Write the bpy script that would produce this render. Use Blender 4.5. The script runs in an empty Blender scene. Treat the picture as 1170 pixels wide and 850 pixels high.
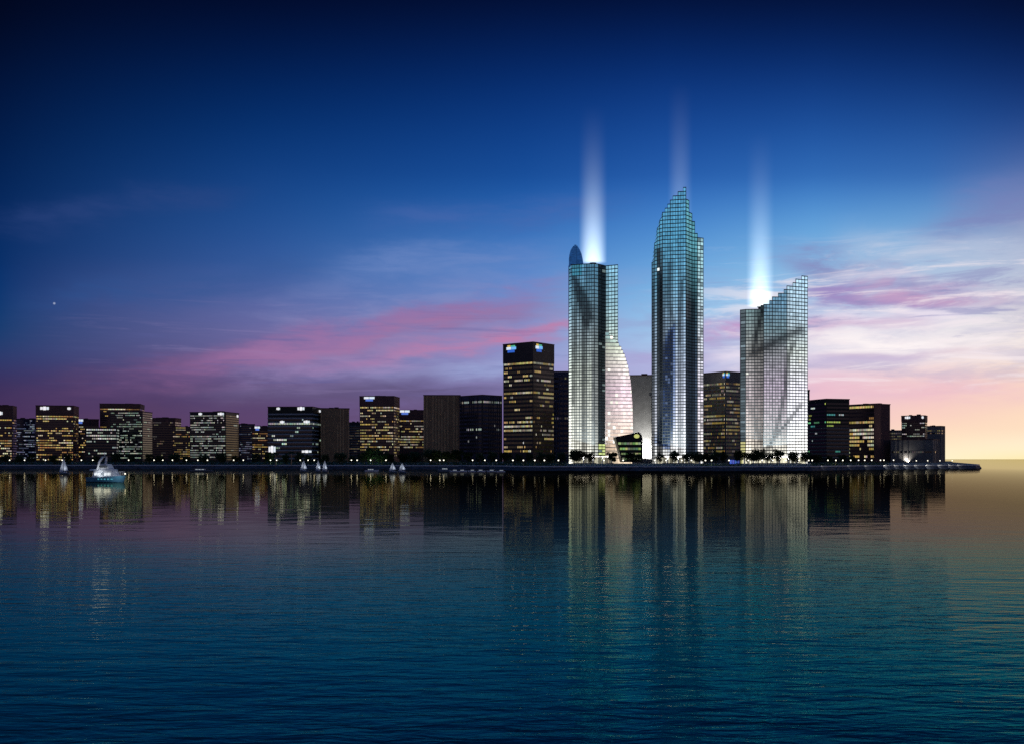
import bpy, math, random
from mathutils import Vector
R = random.Random(7)
C = bpy.context.scene.collection
sc = bpy.context.scene
F, H, HY, CX = 1200.0, 8.0, 524.0, 585.0      # focal length in photo pixels, eye height, horizon row, centre column
LAND = 3.0                                     # quay level above the water

def X(px, D): return (px - CX) * D / F
def Z(py, D): return H + (HY - py) * D / F
def P(px, py, D): return Vector((X(px, D), D, Z(py, D)))
def lin(c): return tuple(((v/255) / 12.92 if v/255 <= 0.04045 else ((v/255 + 0.055) / 1.055) ** 2.4) for v in c[:3])
def line_dist(x, y, pts):
    best = 1e9
    for (x1, y1), (x2, y2) in zip(pts, pts[1:]):
        dx, dy = x2 - x1, y2 - y1; t = max(0, min(1, ((x - x1)*dx + (y - y1)*dy)/(dx*dx + dy*dy)))
        best = min(best, math.hypot(x - x1 - t*dx, y - y1 - t*dy))
    return best
def soft(x, y, pts, w): return math.exp(-(line_dist(x, y, pts)/w)**2)
def inside(x, y, poly, w):
    d = line_dist(x, y, poly + poly[:1]); d = d if inpoly(x, y, poly) else -d
    return max(0, min(1, .5 + d/w))
def interp(st, t):
    if t <= st[0][0]: return st[0][1]
    for (a, ca), (b, cb) in zip(st, st[1:]):
        if t <= b:
            k = (t - a) / (b - a)
            if isinstance(ca, (int, float)): return ca + (cb - ca) * k
            return tuple(p + (q - p) * k for p, q in zip(ca, cb))
    return st[-1][1]
def inpoly(x, y, poly):
    c = False
    for (x1, y1), (x2, y2) in zip(poly, poly[1:] + poly[:1]):
        if (y1 > y) != (y2 > y) and x < (x2 - x1) * (y - y1) / (y2 - y1) + x1: c = not c
    return c
def near_line(x, y, pts, w):
    for (x1, y1), (x2, y2) in zip(pts, pts[1:]):
        dx, dy = x2 - x1, y2 - y1
        t = max(0, min(1, ((x - x1) * dx + (y - y1) * dy) / (dx*dx + dy*dy)))
        if math.hypot(x - x1 - t*dx, y - y1 - t*dy) < w: return True
    return False

# ------------------------------------------------------------------ materials
def new_mat(name):
    m = bpy.data.materials.new(name); m.use_nodes = True
    nt = m.node_tree; nt.nodes.clear()
    return m, nt, nt.nodes, nt.links
def bsdf_mat(name, col, rough=0.8, var=0.35, scale=0.15, metal=0.0, spec=0.12, bump=0.0):
    m, nt, N, L = new_mat(name)
    o = N.new('ShaderNodeOutputMaterial'); b = N.new('ShaderNodeBsdfPrincipled')
    tc = N.new('ShaderNodeTexCoord'); n = N.new('ShaderNodeTexNoise'); n.inputs['Scale'].default_value = scale; n.inputs['Detail'].default_value = 6
    L.new(tc.outputs['Object'], n.inputs['Vector'])
    r = N.new('ShaderNodeMapRange'); r.inputs['To Min'].default_value = 1 - var; r.inputs['To Max'].default_value = 1 + var
    L.new(n.outputs['Fac'], r.inputs['Value'])
    mx = N.new('ShaderNodeMix'); mx.data_type = 'RGBA'; mx.blend_type = 'MULTIPLY'; mx.inputs[0].default_value = 1
    mx.inputs[6].default_value = (*col, 1)
    L.new(r.outputs[0], mx.inputs[7]); L.new(mx.outputs[2], b.inputs['Base Color'])
    b.inputs['Roughness'].default_value = rough; b.inputs['Metallic'].default_value = metal; b.inputs['Specular IOR Level'].default_value = spec
    if bump:
        bp = N.new('ShaderNodeBump'); bp.inputs['Strength'].default_value = bump; bp.inputs['Distance'].default_value = 0.5
        L.new(n.outputs['Fac'], bp.inputs['Height']); L.new(bp.outputs[0], b.inputs['Normal'])
    L.new(b.outputs[0], o.inputs[0])
    return m
def glass_mat(name, base, strength, rough=0.12, spec=0.5):
    """dark reflecting pane; room light, and light and reflections painted on the towers, come from the face attribute 'glow'"""
    m, nt, N, L = new_mat(name)
    o = N.new('ShaderNodeOutputMaterial'); b = N.new('ShaderNodeBsdfPrincipled')
    a = N.new('ShaderNodeAttribute'); a.attribute_name = 'glow'
    tc = N.new('ShaderNodeTexCoord'); n = N.new('ShaderNodeTexNoise'); n.inputs['Scale'].default_value = 0.6; n.inputs['Detail'].default_value = 4
    L.new(tc.outputs['Object'], n.inputs['Vector'])
    r = N.new('ShaderNodeMapRange'); r.inputs['To Min'].default_value = 0.65 * strength; r.inputs['To Max'].default_value = 1.35 * strength
    L.new(n.outputs['Fac'], r.inputs['Value'])
    b.inputs['Base Color'].default_value = (*base, 1); b.inputs['Roughness'].default_value = rough; b.inputs['Specular IOR Level'].default_value = spec
    L.new(a.outputs['Color'], b.inputs['Emission Color']); L.new(r.outputs[0], b.inputs['Emission Strength'])
    L.new(b.outputs[0], o.inputs[0])
    m.cycles.emission_sampling = 'NONE'
    return m
def glow_mat(name, col, strength):
    m, nt, N, L = new_mat(name)
    o = N.new('ShaderNodeOutputMaterial'); b = N.new('ShaderNodeBsdfPrincipled')
    b.inputs['Base Color'].default_value = (0.6, 0.6, 0.6, 1)
    b.inputs['Emission Color'].default_value = (*col, 1); b.inputs['Emission Strength'].default_value = strength
    L.new(b.outputs[0], o.inputs[0]); m.cycles.emission_sampling = 'NONE'
    return m
M = {
 'brown': bsdf_mat('dark brown stone', (0.16, 0.085, 0.075)),
 'black': bsdf_mat('black cladding', (0.055, 0.05, 0.055), 0.5),
 'slate': bsdf_mat('blue grey cladding', (0.085, 0.082, 0.125)),
 'teal': bsdf_mat('dark teal cladding', (0.03, 0.035, 0.03), 0.4),
 'greyband': bsdf_mat('pale spandrel', (0.30, 0.33, 0.36)),
 'stone': bsdf_mat('ribbed brown stone', (0.36, 0.23, 0.13)),
 'stonerib': bsdf_mat('pale stone rib', (0.70, 0.46, 0.24)),
 'grey': bsdf_mat('grey stone', (0.36, 0.36, 0.35)),
 'darkgrey': bsdf_mat('dark grey stone', (0.24, 0.22, 0.20)),
 'roof': bsdf_mat('roof felt', (0.10, 0.06, 0.06)),
 'shademullion': bsdf_mat('shaded mullion', (0.012, 0.016, 0.02), 0.6, spec=0.05),  # mullion copy darkened to stand for shade in the recess and turned faces
 'mullion': bsdf_mat('dark teal mullion', (0.07, 0.09, 0.10), 0.45, spec=0.2),
 'palemullion': bsdf_mat('pale mullion', (0.42, 0.40, 0.40), 0.5),
 'concrete': bsdf_mat('concrete', (0.16, 0.16, 0.17)),
 'white': bsdf_mat('white paint', (0.78, 0.80, 0.82), 0.35, 0.06),
 'sail': bsdf_mat('sail cloth', (0.72, 0.76, 0.84), 0.8, 0.12),
 'hullblue': bsdf_mat('blue hull paint', (0.12, 0.33, 0.46), 0.2, 0.2),
 'hullgrey': bsdf_mat('grey hull paint', (0.18, 0.22, 0.26), 0.3, 0.2),
 'metal': bsdf_mat('dark steel', (0.10, 0.11, 0.12), 0.4, metal=0.6),
 'bark': bsdf_mat('bark', (0.06, 0.045, 0.03), 0.9),
 'leaf': bsdf_mat('leaf', (0.035, 0.060, 0.022), 0.6, 0.6, 0.5),
 'quay': bsdf_mat('quay stone', (0.085, 0.095, 0.125), 0.8, 0.75, 0.45, bump=0.8),
 'coping': bsdf_mat('coping stone', (0.62, 0.63, 0.64), 0.7, 0.4, 0.3),
 'ground': bsdf_mat('promenade paving', (0.22, 0.22, 0.21), 0.85, 0.4, 0.05),
 'pane': glass_mat('office window', (0.012, 0.013, 0.018), 1.0),
 'towerpane': glass_mat('tower glass', (0.012, 0.022, 0.03), 1.28, 0.18, 0.22),
 'lamp': glow_mat('lamp globe', (1.0, 0.93, 0.75), 2.2),
 'yachtglow': glow_mat('cabin light', (0.85, 0.93, 1.0), 1.3),
}

# ------------------------------------------------------------------ mesh helpers
class MB:
    def __init__(s): s.v = []; s.f = []; s.c = []
    def quad(s, a, b, c, d, col=(0, 0, 0)):
        i = len(s.v); s.v += [a, b, c, d]; s.f.append((i, i+1, i+2, i+3)); s.c.append(col)
    def poly(s, pts, col=(0, 0, 0)):
        i = len(s.v); s.v += list(pts); s.f.append(tuple(range(i, i + len(pts)))); s.c.append(col)
    def prism(s, pts, z0, z1, col=(0, 0, 0), top=True, bottom=True):
        n = len(pts); i = len(s.v)
        s.v += [(p[0], p[1], z0) for p in pts] + [(p[0], p[1], z1) for p in pts]
        for k in range(n): s.f.append((i+k, i+(k+1) % n, i+n+(k+1) % n, i+n+k)); s.c.append(col)
        if top: s.f.append(tuple(i+n+k for k in range(n))); s.c.append(col)
        if bottom: s.f.append(tuple(i+n-1-k for k in range(n))); s.c.append(col)
    def box(s, c, dx, dy, dz, ux=(1, 0), col=(0, 0, 0)):
        """box centred on c in plan, from c.z up by dz, turned so its length lies along ux"""
        ux = Vector((ux[0], ux[1])).normalized(); uy = Vector((-ux.y, ux.x)); c2 = Vector((c[0], c[1]))
        pts = [c2 - ux*dx/2 - uy*dy/2, c2 + ux*dx/2 - uy*dy/2, c2 + ux*dx/2 + uy*dy/2, c2 - ux*dx/2 + uy*dy/2]
        s.prism(pts, c[2], c[2] + dz, col)
    def tube(s, pts, r, n=6, cap=True):
        rings = []
        for k, p in enumerate(pts):
            p = Vector(p); a = Vector(pts[max(0, k-1)]); b = Vector(pts[min(len(pts)-1, k+1)])
            d = (b - a).normalized(); u = d.orthogonal().normalized(); w = d.cross(u)
            rr = r[k] if isinstance(r, (list, tuple)) else r
            i = len(s.v)
            for q in range(n):
                t = 2*math.pi*q/n; s.v.append(tuple(p + u*rr*math.cos(t) + w*rr*math.sin(t)))
            rings.append(i)
        for a, b in zip(rings, rings[1:]):
            for q in range(n): s.f.append((a+q, a+(q+1) % n, b+(q+1) % n, b+q)); s.c.append((0, 0, 0))
        if cap:
            s.f.append(tuple(rings[0]+n-1-q for q in range(n))); s.c.append((0, 0, 0))
            s.f.append(tuple(rings[-1]+q for q in range(n))); s.c.append((0, 0, 0))
    def ball(s, c, r, nu=8, nv=6):
        i = len(s.v)
        for a in range(nv + 1):
            th = math.pi*a/nv
            for b in range(nu):
                ph = 2*math.pi*b/nu
                s.v.append((c[0]+r*math.sin(th)*math.cos(ph), c[1]+r*math.sin(th)*math.sin(ph), c[2]+r*math.cos(th)))
        for a in range(nv):
            for b in range(nu):
                s.f.append((i+a*nu+b, i+(a+1)*nu+b, i+(a+1)*nu+(b+1) % nu, i+a*nu+(b+1) % nu)); s.c.append((0, 0, 0))
    def build(s, name, mat, parent=None, org=(0, 0, 0), glow=False, smooth=False):
        me = bpy.data.meshes.new(name); o3 = Vector(org)
        me.from_pydata([tuple(Vector(p) - o3) for p in s.v], [], s.f)
        if glow:
            at = me.attributes.new('glow', 'FLOAT_COLOR', 'CORNER')
            vals = []
            for fc, col in zip(s.f, s.c): vals += [col[0], col[1], col[2], 1.0] * len(fc)
            at.data.foreach_set('color', vals)
        if smooth: me.polygons.foreach_set('use_smooth', [True]*len(me.polygons))
        me.materials.append(M[mat] if isinstance(mat, str) else mat); me.update()
        ob = bpy.data.objects.new(name, me); C.objects.link(ob)
        if parent is not None: ob.parent = parent
        else: ob.location = org
        return ob
def thing(name, label, cat, loc, group=None):
    o = bpy.data.objects.new(name, None); C.objects.link(o); o.location = loc; o.empty_display_size = 1
    o['label'] = label; o['category'] = cat
    if group: o['group'] = group
    return o
def tag(o, label, cat, group=None):
    o['label'] = label; o['category'] = cat
    if group: o['group'] = group
    return o
def dup(root, loc, rz=0, sc_=1.0, label=None, group=None):
    r = root.copy(); C.objects.link(r); r.location = loc; r.rotation_euler = (0, 0, rz); r.scale = (sc_,)*3
    if label: r['label'] = label
    if group: r['group'] = group
    for ch in list(root.children):
        c = ch.copy(); C.objects.link(c); c.parent = r
        for g in list(ch.children):
            d = g.copy(); C.objects.link(d); d.parent = c
    return r

# ------------------------------------------------------------------ office blocks of the skyline
PAL = {
 'warm': [(250,222,140), (255,236,180), (225,190,105), (255,248,220)],
 'amber': [(230,190,105), (250,218,140), (190,140,80), (255,242,205)],
 'white': [(235,240,225), (215,225,215), (255,255,245), (190,205,195)],
 'green': [(200,225,205), (225,240,220), (165,195,175), (245,250,235)],
 'blue': [(120,130,160), (150,160,185), (95,105,135), (190,200,215)],
 'dim': [(110,100,80), (150,135,100), (90,85,85)],
 'mixed': [(230,240,235), (120,220,150), (205,225,110), (90,190,180)],
}
def on_face(Cn, d, px):
    k = (px - CX) / F
    return (k*Cn.y - Cn.x) / (d.x - k*d.y)
def block(name, label, x0, xs, x1, top, D, wall='brown', floor=3.8, wy=None, pal='warm', lit=0.5, full=0.2, pitch=2.4,
          hfrac=0.42, bright=1.0, crown=None, signs=(), rows=None, bands=None, ribs=None, depth=0.8, dark=(0, 0, 0), wy_right=True, side=.5, shape='ribbon', seed=1, roofkit=True):
    """x0..xs is the main face, xs..x1 the receding side; top and wy are photo rows"""
    rr = random.Random(seed * 31 + 5)
    k = (xs - CX) / F; Cn = Vector((k*D, D)); fw = Vector((k, 1)).normalized(); rt = Vector((fw.y, -fw.x))
    p1, p2 = xs - x0, x1 - xs
    th = math.atan(p2 / p1 / depth) if p2 > 0.5 else 0.0
    a = -math.cos(th)*rt + math.sin(th)*fw; b = math.sin(th)*rt + math.cos(th)*fw
    w1 = on_face(Cn, a, x0); w2 = on_face(Cn, b, x1) if p2 > 0.5 else w1*depth
    A = Cn + a*w1; B = Cn + b*w2; E = A + b*w2
    zt = Z(top, D); org = ((A+B)/2).to_3d(); org.z = LAND
    root = thing(name, label, 'building', org)
    poly = [A, Cn, B, E]
    cen = (A + B) / 2
    def grow(g, pl=poly): return [p + (p - cen).normalized()*g*1.414 for p in pl]
    m = MB(); m.prism(poly, LAND, zt - 0.9, top=False); m.build('wall', wall, root, org)
    m = MB(); m.prism(grow(0.5), zt - 1.2, zt); m.build('roof', 'roof', root, org)
    if roofkit and w1 > 20:
        for q in range(2):
            m = MB(); c = cen + a*w1*rr.uniform(-.25, .25) + b*w2*rr.uniform(-.2, .25)
            m.box((c.x, c.y, zt - 0.3), w1*rr.uniform(.12, .25), w2*.2, rr.uniform(1.2, 2.4), (a.x, a.y))
            m.build('plant_room', 'roof', root, org)
    if crown:
        zc = Z(crown, D)
        m = MB(); m.prism(grow(0.3), zc, zt - 1.25, bottom=True, top=False); m.build('crown', wall, root, org)
    nrm = {0: Vector((-a.y, a.x)), 1: Vector((b.y, -b.x))}
    for q in (0, 1):
        mid = (Cn + A)/2 if q == 0 else (Cn + B)/2
        if nrm[q].dot(mid - cen) < 0: nrm[q] = -nrm[q]
    # one ribbon of windows per storey and visible face
    if wy:
        z = Z(wy[0], D); zend = max(Z(wy[1], D), LAND + 1.0); fi = 0
        pal_l = [lin(c) for c in PAL[pal]]
        while z - floor > zend:
            for q, (d, w) in enumerate(((a, w1), (b, w2))):
                if q == 1 and (p2 < 1.5 or not wy_right): continue
                mm = MB(); n = max(2, int((w - 1.6) / pitch)); pw = (w - 1.6) / n
                r = rr.random(); pl = 0.9 if r < full*.55 else (lit * rr.uniform(.1, 1.1))
                if q == 1: pl *= side
                if rows and fi in rows: pl = rows[fi]
                st = rr.random() < pl; lev = rr.uniform(.55, 1.1); fc = rr.choice(pal_l)
                off = nrm[q]*0.12
                for i in range(n):
                    if rr.random() < 0.42: st = rr.random() < pl; fc = rr.choice(pal_l) if rr.random() < .5 else fc; lev = rr.uniform(.35, 1.15)
                    g = tuple(ch*lev*bright*.8*(1 if q == 0 else .7)*rr.uniform(.8, 1.15) for ch in fc) if st else tuple(ch*rr.uniform(.6, 1.4) for ch in dark)
                    gap = 0.7 if shape == 'ribbon' else pw*0.45
                    s0 = Cn + d*(0.8 + i*pw + gap/2) + off; s1 = Cn + d*(0.8 + (i+1)*pw - gap/2) + off
                    zz0, zz1 = z - floor*hfrac, z
                    mm.quad((s0.x, s0.y, zz0), (s1.x, s1.y, zz0), (s1.x, s1.y, zz1), (s0.x, s0.y, zz1), g)
                e0 = Cn + d*.7 + nrm[q]*0.05; e1 = Cn + d*(w - .7) + nrm[q]*0.05       # dark frame strip that carries the panes
                mm.quad((e0.x, e0.y, z - floor*hfrac - .12), (e1.x, e1.y, z - floor*hfrac - .12), (e1.x, e1.y, z + .12), (e0.x, e0.y, z + .12))
                mm.build('window_ribbon', 'pane', root, org, glow=True)
            z -= floor; fi += 1
    if bands:      # pale spandrel bands standing proud of the wall
        z = Z(bands[0], D)
        while z > Z(bands[1], D):
            m = MB(); m.prism(grow(0.35), z - bands[3], z); m.build('spandrel_band', bands[4], root, org); z -= bands[2]
    if ribs:       # vertical stone ribs
        for q, (d, w) in enumerate(((a, w1), (b, w2))):
            if q == 1 and p2 < 1.5: continue
            m = MB(); n = max(3, int(w / ribs[0]))
            for i in range(n + 1):
                if rr.random() < ribs[1]: continue
                c = Cn + d*(0.6 + (w - 1.2)*i/n) + nrm[q]*0.3
                m.box((c.x, c.y, LAND), ribs[0]*.3, 0.55, zt - 1.3 - rr.choice((0, 0, 0, 5, 12, 25)) - LAND, (d.x, d.y))
            m.build('stone_ribs', ribs[2], root, org)
    for (sx, sy, sw, sh, kind) in signs:
        q = 0 if sx < xs else 1
        d = a if q == 0 else b
        s0 = Cn + d*on_face(Cn, d, sx) + nrm[q]*0.7; s1 = Cn + d*on_face(Cn, d, sx + sw) + nrm[q]*0.7
        m = MB(); h = sh*D/F; z1 = Z(sy, D)
        def sq(u0, u1, v0, v1, col, lev=1.0):
            p = s0.lerp(s1, u0); r_ = s0.lerp(s1, u1); c = tuple(x*lev*.75 for x in lin(col))
            m.quad((p.x, p.y, z1 - v1*h), (r_.x, r_.y, z1 - v1*h), (r_.x, r_.y, z1 - v0*h), (p.x, p.y, z1 - v0*h), c)
        if kind == 'logo':
            sq(.1, .42, 0, .24, (240, 200, 90)); sq(.45, .9, .05, .24, (90, 200, 150))
            sq(0, .48, .25, .62, (225, 240, 255), 1.2); sq(.5, 1, .25, .62, (120, 190, 255), 1.2)
            sq(.12, .85, .64, 1, (50, 110, 225)); 
        elif kind == 'white':
            sq(0, .3, .1, .9, (250, 250, 255), 1.1); sq(.34, .66, 0, 1, (250, 250, 255), 1.3); sq(.7, 1, .1, .9, (235, 245, 255), 1.1)
        else:
            sq(0, .46, 0, .5, (240, 245, 255), 1.2); sq(.5, 1, 0, .5, (225, 240, 255), 1.2); sq(.15, .85, .54, 1, (90, 130, 230))
        m.build('sign', 'pane', root, org, glow=True)
    return root, (Cn, a, b, w1, w2, zt)

B = block
B('office_block', 'dark crowned office block with amber window rows at the far left edge', -14, 14, 19, 463, 1720, 'brown', 4.2, (479, 528), 'amber', .55, .4, 2.6, crown=479, signs=[(-2, 470, 5, 4, 'white')], seed=1)
B('apartment_block', 'narrow grey block of tiny bluish windows beside the far left amber block', 17, 40, 45, 478, 1830, 'slate', 3.4, (480, 527), 'blue', .75, .2, 1.9, bright=.9, seed=2)
B('office_block', 'amber lit office block with two white signs on its brown crown', 41, 84, 90, 463, 1720, 'brown', 3.9, (475, 527), 'amber', .55, .25, 2.4, crown=475, signs=[(46, 464.5, 10, 4, 'white'), (77, 465, 4, 3, 'white')], rows={0: .97}, seed=3)
B('office_block', 'low dark block with a small blue sign behind the gap by the motor yacht', 86, 113, 113, 478.5, 1960, 'brown', 4.2, (487, 527), 'amber', .45, .1, 2.6, signs=[(89, 479, 6, 5, 'blue')], seed=4)
B('office_block', 'short block with one dazzling white upper storey behind the motor yacht', 98, 133, 136, 489, 1640, 'black', 4.6, (490, 528), 'white', .4, .05, 2.6, rows={0: .9, 1: .5, 2: 1, 3: .9}, bright=1.1, seed=5)
B('office_block', 'plain dark brown tower with faint crown lights behind the greenish window grid', 114, 160, 165, 461, 1900, 'brown', 4.0, (467, 500), 'amber', .2, .0, 2.6, rows={0: .6}, crown=466, seed=6)
B('apartment_block', 'block with a dense grid of greenish white windows left of the small dark hall', 126, 163, 174, 469.5, 1690, 'black', 3.6, (471, 527), 'green', .72, .2, 1.9, side=.2, shape='grid', bright=.8, seed=7)
B('office_block', 'mostly unlit dark block with one pale lit row under its roof', 172, 200, 207, 477, 1900, 'brown', 4.2, (482, 527), 'dim', .3, .0, 2.6, rows={0: .8, 1: .5}, seed=8)
B('apartment_block', 'small brown block with orange windows left of the bright white window grid', 197, 219, 219, 487, 1840, 'brown', 3.8, (488, 527), 'amber', .5, .1, 2.2, bright=.6, seed=9)
B('apartment_block', 'block with a dense bright white window grid and unlit corner on the left skyline', 217, 258, 273, 470, 1690, 'black', 3.7, (474, 528), 'white', .82, .3, 2.0, side=.2, shape='grid', bright=.85, signs=[(227, 471, 4, 3, 'white'), (249, 471, 7, 3, 'white'), (270, 472.5, 2, 3, 'white')], seed=10)
B('apartment_block', 'narrow greyish block of small dim windows right of the white window grid', 271, 291, 291, 484, 1860, 'slate', 3.6, (486, 526), 'blue', .6, .1, 2.0, bright=.6, seed=11)
B('office_block', 'low block with white corner sign and orange windows left of the banded teal block', 288, 311, 311, 486.5, 1800, 'brown', 3.8, (492, 527), 'amber', .5, .15, 2.2, bright=.75, signs=[(291, 487, 6, 4.5, 'blue')], seed=12)
B('office_block', 'dark teal office block with grey horizontal bands and scattered bright windows', 306, 357, 367.5, 464, 1620, 'teal', 6.2, (478, 526), 'green', .10, .0, 2.6, hfrac=.45, bands=(472, 527, 6.2, 2.2, 'greyband'), rows={1: .8, 5: .25, 6: .15}, signs=[(316, 465, 4, 3, 'white'), (340, 464.5, 8, 4, 'white'), (320, 480.3, 5, 3, 'white'), (347, 480, 7, 3.2, 'white'), (364, 466.5, 2, 3, 'white'), (307, 509, 8, 8, 'white'), (345, 514, 11, 3, 'white')], seed=13)
B('stone_tower', 'windowless brown stone block right of the banded teal block', 366.5, 399, 399, 466, 1660, 'stone', ribs=(4.2, .3, 'stonerib'), seed=14)
B('office_block', 'narrow dark ribbed block in the gap left of the warm lit crowned tower', 397, 413, 413, 482, 1850, 'black', 4.6, (488, 526), 'dim', .5, .1, 2.4, bands=(486, 526, 4.6, 1.4, 'darkgrey'), bright=.6, seed=15)
B('office_block', 'warm lit office tower with black crown and white sign beside the moored sailing boats', 411, 450, 456.5, 452, 1640, 'brown', 4.4, (464.5, 524), 'warm', .7, .35, 2.2, shape='grid', crown=464, signs=[(416, 453, 12, 5, 'blue')], rows={0: .93, 1: .6}, seed=16)
B('office_block', 'lower warm lit block with bluish white sign left of the ribbed stone block', 456, 484.5, 484.5, 468, 1760, 'brown', 4.4, (480, 514), 'warm', .75, .35, 2.2, shape='grid', crown=479.5, signs=[(457, 468.5, 11, 5, 'blue')], rows={0: .95}, bright=.85, seed=17)
B('stone_tower', 'blank brown stone block with vertical ribs in the middle of the left skyline', 484, 526, 526, 451, 1640, 'stone', ribs=(4.6, .35, 'stonerib'), seed=18)
B('office_block', 'near black block with two faint rows of lights beside the tall yellow window tower', 525, 551, 573.5, 450.5, 1600, 'slate', 6.0, (457.5, 524), 'white', .02, .0, 2.6, hfrac=.5, rows={0: .65, 1: .0, 6: .15, 7: .55, 8: 0, 10: .08}, bright=.7, ribs=(4.4, .3, 'black'), seed=19)
B('office_block', 'tall dark office tower with yellow windows and two colourful crown logos', 575, 609, 633, 390.5, 1330, 'black', 5.3, (413.5, 522), 'warm', .62, .2, 2.2, hfrac=.45, shape='grid', side=.95, crown=413, rows={0: .95, 1: .3, 6: .08, 9: .3}, signs=[(579, 392.5, 11, 8.5, 'logo'), (611.5, 392.5, 8, 9, 'logo')], seed=20, depth=.9, dark=(.012, .009, .004))
B('office_block', 'slate blue unlit block squeezed between yellow window tower and leftmost glass tower', 631, 668, 668, 424, 1480, 'slate', 7, (431, 524), 'dim', .02, .0, 2.6, hfrac=.4, rows={0: .6, 8: .35}, bright=.8, ribs=(5, .4, 'slate'), seed=21)
slab, slabg = B('stone_tower', 'plain grey stone slab floodlit white at its foot between two glass towers', 717, 752, 752, 428, 1300, 'grey', ribs=(8, .2, 'grey'), seed=22)
B('office_block', 'grey office block with a crown logo between the tallest and right-hand glass towers', 800, 829, 851, 424, 1330, 'darkgrey', 4.5, (437, 523), 'warm', .62, .2, 2.2, side=.95, hfrac=.5, bright=.6, crown=437, shape='grid', rows={0: .9}, signs=[(826, 425.5, 2.8, 6, 'logo'), (829.3, 425.5, 4, 6, 'logo')], seed=23, dark=(.03, .028, .022))
B('office_block', 'black office block with few green and white windows right of the glass towers', 922.5, 944, 970.5, 455, 1430, 'teal', 5.0, (460, 524), 'mixed', .1, .0, 2.6, rows={1: .15, 3: .25, 5: .3, 6: .2}, bands=(488, 524, 5, 1.5, 'darkgrey'), seed=24)
B('office_block', 'slim black slab rising just behind the right-hand glass tower edge', 905, 925, 925, 445, 1560, 'black', roofkit=False, seed=25)
B('office_block', 'reddish brown office block with amber windows on the right skyline', 969, 999, 1017, 460.5, 1480, 'brown', 5.4, (463, 526), 'warm', .5, .3, 2.6, hfrac=.55, wy_right=False, ribs=None, seed=26)
B('office_block', 'low dark ribbed block right of the reddish brown office block', 1014, 1034, 1034, 491, 1640, 'darkgrey', 4.6, (494, 508), 'dim', .7, .2, 2.6, ribs=(4, .2, 'brown'), seed=27)
B('office_block', 'stepped block with bright banded upper storeys and black crown near the pier', 1030, 1057, 1059.5, 474, 1560, 'brown', 3.2, (482.5, 501), 'white', .75, .5, 2.2, crown=481, signs=[(1034, 475, 6, 3, 'white'), (1053, 475, 2.5, 3, 'white')], rows={0: .6}, bright=.75, seed=28)
B('office_block', 'rightmost grey block with a faint light row under its roof', 1056, 1075, 1079.5, 486, 1640, 'darkgrey', 4, (491, 497), 'dim', .8, .3, 2.6, bright=1.2, ribs=(6, .3, 'darkgrey'), seed=29)
low, lowg = B('office_block', 'low grey block with one floodlit white corner at the foot of the stepped block', 1018, 1066, 1073, 501, 1450, 'darkgrey', 5.5, (515, 524), 'dim', .4, .2, 2.6, ribs=(5.5, .15, 'darkgrey'), seed=30)

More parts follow.
